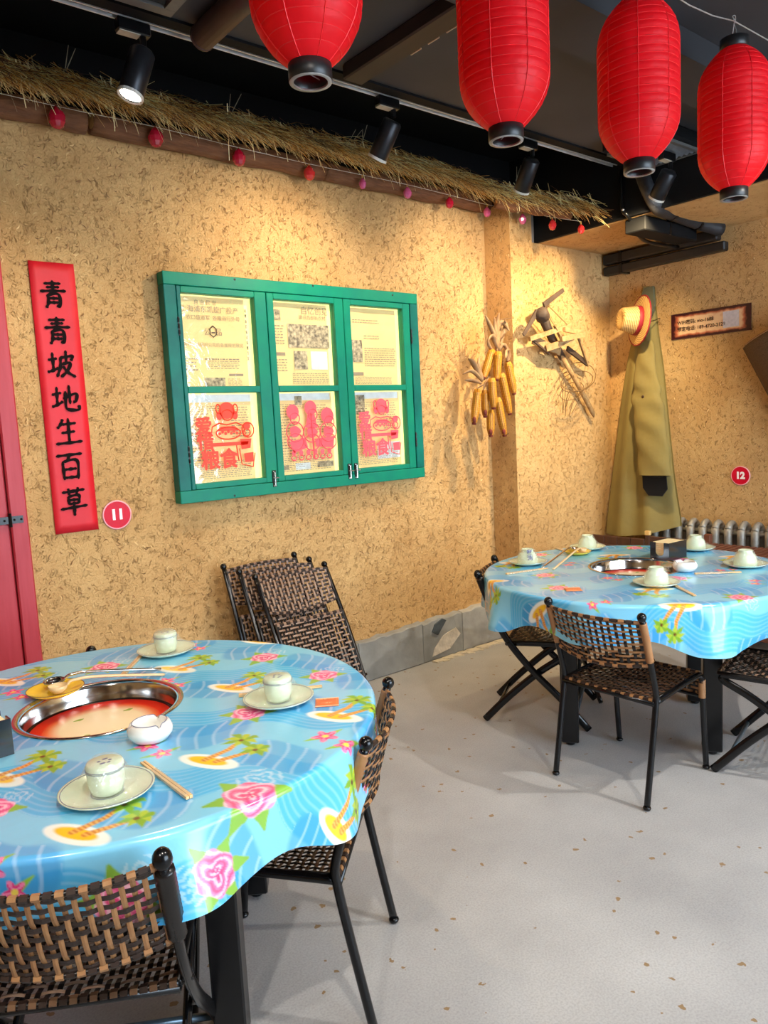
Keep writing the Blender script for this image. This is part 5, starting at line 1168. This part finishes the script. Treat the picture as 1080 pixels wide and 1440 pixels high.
q2 = at_z(778, 799, TZT+.012); ladle((p[0]-.004, p[1]-.034, TZT+.0125), (q2[0], q2[1], TZT+.006), SPW, 'beige melamine spoon resting in the yellow dish before the pier', 'serving_spoon', .026, 'spoon')
# napkin boxes
def napkin(x, y, rz, lab, sx=.15, sy=.105, h=.092):
    t = thing('napkin_box', lab, 'napkin box', (x, y, TZT+.0022), (0, 0, rz)); w = .004
    BX = mat('black_acrylic_box', (30, 32, 36), rough=.16, var=.1, coat=.4)
    MB().box((-sx/2, -sy/2, 0), (sx/2, sy/2, w)).build('box_base', BX, t)
    for y_ in (-sy/2, sy/2-w): MB().box((-sx/2, y_, w), (sx/2, y_+w, h)).build('box_side', BX, t)
    for x_ in (-sx/2, sx/2-w):
        half = sy/2-w-.0002; g = .024
        poly_ = [(-half, w), (half, w), (half, h)]+[(g, h), (g, h*.45)]+[(g*math.cos(a), h*.45-g*.8*math.sin(a)) for a in (.5, 1.0, 1.57, 2.14, 2.64)]+[(-g, h*.45), (-g, h), (-half, h)]
        MB().prism(poly_, lambda p_, q_: (x_, p_, q_), (w, 0, 0)).build('notched_end', BX, t)
    NP = mat('cream_napkin', (246, 226, 176), rough=.8, var=.05)
    for k in range(9): MB().bbox((-sx/2+.008, -sy/2+.008, .006+k*.0096), (sx/2-.008+.002*math.sin(k*3), sy/2-.008, .0145+k*.0096), .0015).build('napkin', NP, t)
c_ = (at_z(913, 788, TZT)+at_z(990, 775, TZT))/2
ntt = at_z(941, 790, TZT); dv = at_z(968, 783, TZT)-ntt; rz = math.atan2(dv[1], dv[0])
p0 = ntt; ex = np.array([math.cos(rz), math.sin(rz)]); ey = np.array([-ex[1], ex[0]])
napkin(p0[0]+ex[0]*.08+ey[0]*.055, p0[1]+ex[1]*.08+ey[1]*.055, rz, 'black acrylic napkin box filled with cream napkins beside the ashtray', .16, .11)
q = at_z(22, 1062, TZT); napkin(q[0]-.085, q[1]+.055, rz+.12, 'black napkin box beside the ringed hotpot well at the red door table', .16, .11)
# orange sachets
ORG = mat('orange_sachet', (236, 112, 58), rough=.3, var=.12, scale=30, coat=.3); ORGT = mat('pale_orange_print', (255, 196, 150), rough=.4)
for u, v, rz_, lab, L_ in ((460, 988, -.62, 'orange square sachet with pale print beside the wrapped cup', .066), (806, 829, -.75, 'flat orange sachet near the cloth edge before the woven chair', .07)):
    p = at_z(u, v, TZT+.003); t = thing('sachet', lab, 'sachet', (p[0], p[1], TZT+.0024), (0, 0, rz_))
    b = MB(); b.grid(lambda a, b_: ((a-.5)*L_, (b_-.5)*L_*.95, .0015+.0035*math.sin(PI*a)*math.sin(PI*b_)), 8, 8); o = b.build('foil_sachet', ORG, t, True); md = o.modifiers.new('thick', 'SOLIDIFY'); md.thickness = .001
    for yy_ in (-.016, .016):
        me = text_mesh('消毒湿巾' if yy_ > 0 else '一次性', .011, .0003); me.materials.clear(); me.materials.append(ORGT); o2 = link('sachet_print', me, t); o2.location = (0, yy_, .0058)
    for k in (-1, 1): MB().box((-L_/2, k*L_*.44-.002, .0022), (L_/2, k*L_*.44+.002, .0032)).build('crimped_edge', ORGT, t)
# ================================================================== woven chairs
def weave(S, nu, nv, wu, wv, th=.0022, pat=None, u0=0., u1=1., v0=0., v1=1.):
    """strands over surface S(u,v): returns (list of u-running meshes data, v-running)"""
    def P(u, v): return np.asarray(S(u, v), float)
    def Nn(u, v):
        e = .004; a = P(min(1, u+e), v)-P(max(0, u-e), v); b = P(u, min(1, v+e))-P(u, max(0, v-e)); return nrm(np.cross(a, b))
    us = [u0+(u1-u0)*(i+.5)/nu for i in range(nu)]; vs = [v0+(v1-v0)*(j+.5)/nv for j in range(nv)]
    pat = pat or (lambda i, j: (i+j) % 2 == 0)
    def strand(pts, nr, wd, w):
        V = []; F = []; n = len(pts)
        for p, q, d in zip(pts, nr, wd): V += [p-d*w/2, p-d*w*.28+q*th, p+d*w*.28+q*th, p+d*w/2, p-q*th*.4]
        for i in range(n-1):
            for k in range(5): a = i*5+k; b = i*5+(k+1) % 5; F.append((a, b, b+5, a+5))
        F += [(0, 1, 2, 3, 4), tuple(range(5*n-1, 5*n-6, -1))]
        mb = MB(); mb.add(V, F); return mb
    U = []; Vv = []; amp = th*.95
    for j, v in enumerate(vs):
        st_ = [u0]+us+[u1]; pts = []; nr = []; wd = []
        for i, u in enumerate(st_):
            q = Nn(u, v); s = 0 if i in (0, nu+1) else (amp if pat(i-1, j) else -amp)
            e = .004; pts.append(P(u, v)+q*s); nr.append(q); wd.append(nrm(P(u, min(1, v+e))-P(u, max(0, v-e))))
        U.append(strand(pts, nr, wd, wv))
    for i, u in enumerate(us):
        st_ = [v0]+vs+[v1]; pts = []; nr = []; wd = []
        for j, v in enumerate(st_):
            q = Nn(u, v); s = 0 if j in (0, nv+1) else (-amp if pat(i, j-1) else amp)
            e = .004; pts.append(P(u, v)+q*s); nr.append(q); wd.append(nrm(P(min(1, u+e), v)-P(max(0, u-e), v)))
        Vv.append(strand(pts, nr, wd, wu))
    return U, Vv
def panel(name, S, nu, nv, mu, mv, parent, wu, wv, rim=.006, rimm=None, pat=None):
    """woven panel: rim binding is the part, each strand a piece of it"""
    e = [i/16 for i in range(17)]
    lp_ = [S(q, 0) for q in e]+[S(1, q) for q in (.25, .5, .75)]+[S(q, 1) for q in e[::-1]]+[S(0, q) for q in (.75, .5, .25, 0)]
    mb = MB(); mb.tube(lp_, rim, 6)
    pn = mb.build(name, M_BLK_R, parent, True)
    ew = MB(); ed = MB()
    for v_ in (0, 1):
        for k in range(nu):
            (ew if k % 2 == 0 else ed).tube([S((k+.12)/nu, v_), S((k+.5)/nu, v_), S((k+.88)/nu, v_)], rim*1.28, 6)
    tag(ew.build('edge_wraps', rimm or mv, pn), kind='stuff'); tag(ed.build('edge_wraps', M_DARK, pn), kind='stuff')
    U, V = weave(S, nu, nv, wu, wv, pat=pat)
    for m in U: m.build('strand', mu, pn)
    for m in V: m.build('strand', mv, pn)
    return pn
tw = lambda i, j: (i+2*j) % 4 < 2
def wrapped(path, r, m, parent, name, turns=12):
    P = catmull(path, 6); n = len(P); mb = MB(); PP = []; RR = []
    L = [0]
    for a, b in zip(P[:-1], P[1:]): L.append(L[-1]+np.linalg.norm(b-a))
    for k in range(turns*2+1):
        s = L[-1]*k/(turns*2); i = max(0, min(n-2, np.searchsorted(L, s)-1)); f = (s-L[i])/max(1e-9, L[i+1]-L[i]); PP.append(P[i]+(P[i+1]-P[i])*f); RR.append(r*(1.0 if k % 2 else .93))
    mb.tube(PP, RR, 10); return mb.build(name, m, parent, True)

def make_tube_chair():
    """bent tube chair, forward +x, rear feet on x=0"""
    t = thing('woven_chair', 'x', 'chair'); hw = .217
    def post(s): return [(0.0, s*hw, .012), (.04, s*hw, .22), (.072, s*hw, .40), (.074, s*hw, .46), (.045, s*hw, .56), (.005, s*hw, .70), (-.018, s*hw, .765)]
    for s in (-1, 1):
        MB().tube(catmull(post(s), 6), .0125, 10).build('leg', M_CHAIR, t, True)
        MB().tube(catmull([(.487, s*.212, .012), (.468, s*.212, .2), (.452, s*.212, .39), (.440, s*.212, .425), (.41, s*.212, .437), (.25, s*.212, .428), (.075, s*.214, .415)], 6), .0125, 10).build('leg', M_CHAIR, t, True)
        MB().ball((-.021, s*hw, .778), .0185, 14, 10).build('ball_knob', M_CHAIR, t, True)
        for x in (0.0, .487): MB().ball((x, s*(hw if x == 0 else .212), .0105), .0165, 12, 6, (1, 1, .62)).build('foot_cap', M_CHAIR, t, True)
        wrapped([(.036, s*hw, .59), (.014, s*hw, .67), (-.014, s*hw, .755)], .0155, M_TAN, t, 'post_wrap', 15)
        wrapped([(.4525, s*.212, .33), (.453, s*.212, .41)], .0152, M_TAN, t, 'leg_wrap', 7)
    MB().tube([(.070, -hw, .41), (.070, hw, .41)], .011, 10).build('rear_rail', M_CHAIR, t, True); MB().tube([(.452, -.212, .335), (.452, .212, .335)], .008, 8).build('front_rail', M_CHAIR, t, True)
    def SB(u, v):
        y = (u-.5)*2*(hw-.006); z = .575+(.755-.575)*v; x = .040-.056*v-.0-.042*(1-(2*u-1)**2); return (x, y, z-.022*(1-(2*u-1)**2)*(1-v))
    panel('backrest', SB, 15, 11, M_TAN, M_BLK_R, t, .013, .0095, .006, M_TAN, lambda i, j: (i+2*j) % 4 < 2)
    def SS(u, v):
        y = (u-.5)*2*.208; x = .072+(.445-.072)*v; return (x, y, .424+.016*v-.018*(1-(2*u-1)**2)*math.sin(PI*min(1, .15+.85*v)))
    panel('seat', SS, 20, 20, M_SEAT, M_BLK_R, t, .011, .010, .007, M_TAN, tw)
    def SA(u, v): return (.458+.003*v, (u-.5)*2*.204, .338+(.428-.338)*v)
    panel('seat_apron', SA, 20, 5, M_TAN, M_BLK_R, t, .011, .010, .005, M_TAN, tw)
    return t
def make_folding_chair(front=True):
    """cross-legged folding chair, forward +x, origin between the feet"""
    t = thing('folding_chair', 'x', 'chair'); hw = .215
    A = lambda s: [(.262, s*hw, .008), (.13, s*hw, .155), (.0, s*hw, .285), (-.10, s*hw, .405), (-.165, s*hw, .51), (-.215, s*hw, .64), (-.265, s*hw, .775)]
    B = lambda s: [(-.262, s*.185, .008), (-.15, s*.185, .125), (.0, s*.185, .26), (.12, s*.185, .345), (.215, s*.185, .395), (.235, s*.185, .415)]
    for s in (-1, 1):
        MB().tube(catmull(A(s), 5), .0105, 10, sx=1.75, up=(0, 1, 0)).build('leg', M_CHAIR, t, True)
        MB().tube(catmull(B(s), 5), .0105, 10, sx=1.75, up=(0, 1, 0)).build('leg', M_CHAIR, t, True)
        MB().ball((-.268, s*hw, .780), .0195, 12, 8, (1, 1, 1.15)).build('ball_knob', M_CHAIR, t, True)
        MB().tube([(.015, s*.18, .268), (.015, s*.222, .268)], .008, 10).build('pivot_bolt', mat('bright_bolt', (150, 150, 150), metal=.8, rough=.3), t, True)
        MB().tube([(-.13, s*.19, .425), (-.122, s*.226, .432)], .007, 8).build('seat_pin', M_CHAIR, t, True)
        MB().bar((-.135, s*.196, .422), (.235, s*.196, .428), .012, .02).build('seat_side', M_CHAIR, t)
        wrapped([(-.190, s*hw, .575), (-.225, s*hw, .665), (-.258, s*hw, .755)], .020, M_BLK_R, t, 'post_wrap', 16)
    MB().tube([(.20, -hw, .075), (.20, hw, .075)], .010, 8).build('stretcher', mat('worn_steel_bar', (96, 112, 124), rough=.3, metal=.6), t, True)
    MB().tube([(-.20, -.185, .07), (-.20, .185, .07)], .010, 8).build('stretcher', M_CHAIR, t, True)
    MB().tube([(.238, -.19, .412), (.238, .19, .412)], .010, 8).build('front_bar', M_CHAIR, t, True); MB().tube([(-.135, -.20, .42), (-.135, .20, .42)], .010, 8).build('rear_bar', M_CHAIR, t, True)
    def SB(u, v):
        c = 1-(2*u-1)**2; y = (u-.5)*2*(hw-.006); z = .565+(.765-.565)*v-.020*c*(1-v)-.012*c*v; x = -.186-.074*v-.040*c; return (x, y, z)
    panel('backrest', SB, 21, 9, M_DARK, M_TAN, t, .0105, .0135, .006, M_TAN, lambda i, j: (2*i+j) % 4 < 2)
    def SS(u, v): c = 1-(2*u-1)**2; return (-.135+(.245+.135)*v, (u-.5)*2*.198, .432+.004*v-.014*c*math.sin(PI*min(1, .2+.7*v)))
    panel('seat', SS, 20, 18, M_TAN2, M_BLK_R, t, .0115, .010, .008, M_SEAT, tw)
    return t
def place(o, x, y, fx, fy, label, back, z=0):
    a = math.atan2(fy, fx); o.location = (x-math.cos(a)*back, y-math.sin(a)*back, z); o.rotation_euler = (0, 0, a); o['label'] = label
GC = 'woven rattan chairs at the tables'
tc1 = make_tube_chair(); tc1['group'] = GC
place(tc1, 2.503, 1.779, 1, .02, 'tan and black woven tube chair drawn up to the table before the radiator', 0)
tcB = copy_tree(tc1); rx, ry = .73, .684
place(tcB, 1.207, 1.578, -ry, rx, 'woven tube chair pushed against the table by the red door, back seen edge-on', -.012)
fA = make_folding_chair(); fA['group'] = GC
th = math.radians(-32); r_ = np.array([math.cos(th), math.sin(th)]); fwd = np.array([-r_[1], r_[0]]); B0 = np.array([.477, 1.29])-.215*r_
place(fA, B0[0]+fwd[0]*.27, B0[1]+fwd[1]*.27, fwd[0], fwd[1], 'dark folding chair with tan woven strands turned away, tucked under the red door table', 0)
fD = copy_tree(fA); place(fD, 3.027, 2.504, .52, -.854, 'black cross-legged folding chair between the pier and the blue table', 0)
fE = copy_tree(fA); place(fE, 3.27, 1.35, -.266, .965, 'folding chair with checked black and white woven seat pulled up beside the tube chair', 0)
def make_stool():
    t = thing('folding_stool', 'x', 'stool'); hw = .20
    for s in (-1, 1):
        MB().tube(catmull([(.22, s*hw, .008), (.1, s*hw, .12), (-.1, s*hw, .30), (-.19, s*hw, .405)], 5), .0105, 10, sx=1.75, up=(0, 1, 0)).build('leg', M_CHAIR, t, True)
        MB().tube(catmull([(-.22, s*.175, .008), (-.1, s*.175, .12), (.1, s*.175, .30), (.19, s*.175, .405)], 5), .0105, 10, sx=1.75, up=(0, 1, 0)).build('leg', M_CHAIR, t, True)
    for x, w in ((.17, hw), (-.17, .175)): MB().tube([(x, -w, .06), (x, w, .06)], .009, 8).build('stretcher', M_CHAIR, t, True)
    for x in (-.19, .19): MB().tube([(x, -.205, .412), (x, .205, .412)], .011, 8).build('seat_bar', M_CHAIR, t, True)
    panel('seat', lambda u, v: (-.19+.38*v, (u-.5)*.39, .422-.014*math.sin(PI*v)), 18, 18, M_SEAT, M_BLK_R, t, .0115, .010, .007, M_SEAT, tw)
    return t
fF = make_stool(); place(fF, 3.60, 2.44, -.461, -.887, 'black cross-legged stool tucked under the far side of the table before the radiator', 0)
# chair on the wall side of the first table: only its knob shows
fG = copy_tree(fA)
k1 = np.array([.853, 2.838]); dirw = nrm(np.array([-.62, .06])); k2 = k1+dirw*.43; mid = (k1+k2)/2; fw = np.array([dirw[1], -dirw[0]]); fw = fw if fw[1] < 0 else -fw
place(fG, mid[0]+fw[0]*.27, mid[1]+fw[1]*.27, fw[0], fw[1], 'folding chair between the red door table and the wall, mostly hidden', 0)
fG.scale = (1, 1, .985)

# ------------------------------------------------------------------ folded chairs leaning on the wall
def make_folded():
    t = thing('folded_chair', 'x', 'chair'); hw = .215
    for s in (-1, 1):
        MB().tube(catmull([(s*hw, .0, .008), (s*hw, -.006, .25), (s*hw, -.02, .5), (s*hw, -.012, .72), (s*hw, 0, .905)], 5), .013, 10, sx=.7).build('leg', M_CHAIR, t, True)
        MB().tube(catmull([(s*.185, .014, .008), (s*.185, .008, .3), (s*.185, .004, .62)], 5), .012, 10, sx=.7).build('leg', M_CHAIR, t, True)
        MB().ball((s*hw, .002, .917), .017, 12, 8).build('ball_knob', M_CHAIR, t, True)
    MB().tube([(-.235, -.012, .285), (.235, -.012, .285)], .007, 8).build('seat_rod', M_CHAIR, t, True)
    MB().tube([(-.2, .01, .10), (.2, .01, .10)], .009, 8).build('stretcher', M_CHAIR, t, True)
    def SB(u, v): c = 1-(2*u-1)**2; return ((u-.5)*2*(hw-.004), -.012+.02*c, .715+.175*v+.016*c*v-.018*c*(1-v)+.0)
    panel('backrest', SB, 20, 9, M_DARK, M_TAN2, t, .0125, .012, .006, M_TAN2, lambda i, j: (2*i+j) % 4 < 2)
    def SS(u, v): c = 1-(2*u-1)**2; return ((u-.5)*2*.205, -.034+.010*c, .275+.365*v)
    panel('seat', SS, 20, 18, M_TAN2, M_BLK_R, t, .0115, .010, .008, M_TAN2, tw)
    return t
fc = make_folded()
fl_lab = ['folded woven chair against the wall, hindmost of three under the green window', 'folded woven chair, middle of three leaning under the green window', 'folded woven chair, foremost of three leaning under the green window']
for i in range(3):
    o = fc if i == 0 else copy_tree(fc)
    lean = math.radians(24+1.0*i); top = np.array([1.972+.048*i, 3.515-.075*i, .868-.026*i])
    foot = top-.917*np.array([0, math.sin(lean), math.cos(lean)])
    lean2 = lean; 
    # slide so that the feet stand on the floor
    c = top[2]/.917 if top[2] < .917 else 1; lean2 = math.acos(min(1, c)); foot = np.array([top[0], top[1]-.917*math.sin(lean2), 0])
    o.location = foot; o.rotation_euler = (-lean2, 0, 0); o['label'] = fl_lab[i]; o['group'] = 'folded chairs leaning on the wall'

# ================================================================== slatted wooden rack by the radiator and the board under the coat
OAK = mat('reddish_brown_slat_wood', (132, 78, 54), rough=.55, var=.25, scale=6, stretch=(1, 6, 6), c2=(104, 58, 38))
rk = thing('slatted_rack', 'low reddish wooden rack with slatted top in front of the radiator', 'rack', (4.42, 1.55, 0))
for x in (.02, .36):
    for y in (.02, .95): MB().bbox((x-.02, y-.02, 0), (x+.02, y+.02, .66 if x < .1 else .72), .003).build('leg', OAK, rk)
for z in (.655, .20):
    for x in (.02, .36): MB().bbox((x-.012, .041, z-.04), (x+.012, .929, z), .002).build('long_rail', OAK, rk)
    for k in range(22): MB().bbox((.0, .03+.042*k, z+.0005), (.335, .056+.042*k, z+.014), .002).build('slat', OAK, rk)
    for y in (.02, .95): MB().bbox((.041, y-.012, z-.04), (.339, y+.012, z), .002).build('cross_rail', OAK, rk)
DKB = mat('dark_brown_board', (74, 44, 30), rough=.6, var=.25, scale=5, stretch=(1, 4, 1))
bd = thing('wooden_screen', 'dark brown wooden board standing in the corner below the coat hem', 'board', (4.70, 2.93, 0))
for k in range(4): MB().bbox((0, .0+.108*k, 0), (.022, .105+.108*k, .66), .003).build('plank', DKB, bd)
MB().bbox((-.014, .0, .56), (-.0005, .429, .60), .002).build('batten', DKB, bd)
bb = thing('wooden_stool_back', 'small dark wooden backrest post with pale tip behind the napkin box', 'stool', (4.57, 2.70, 0))
MB().bbox((-.02, -.16, .40), (.02, .14, .44), .003).build('stool_seat', DKB, bb)
for y in (-.15, .13): MB().bbox((-.015, y-.015, 0), (.015, y+.015, .399), .002).build('leg', DKB, bb)
MB().bbox((-.012, .10, .441), (.012, .13, .715), .002).build('post', DKB, bb); MB().bbox((-.014, .098, .7155), (.014, .132, .745), .002).build('post_tip', mat('pale_post_tip', (214, 176, 110)), bb); MB().bbox((-.010, -.15, .66), (.010, .0995, .71), .002).build('back_rail', DKB, bb)
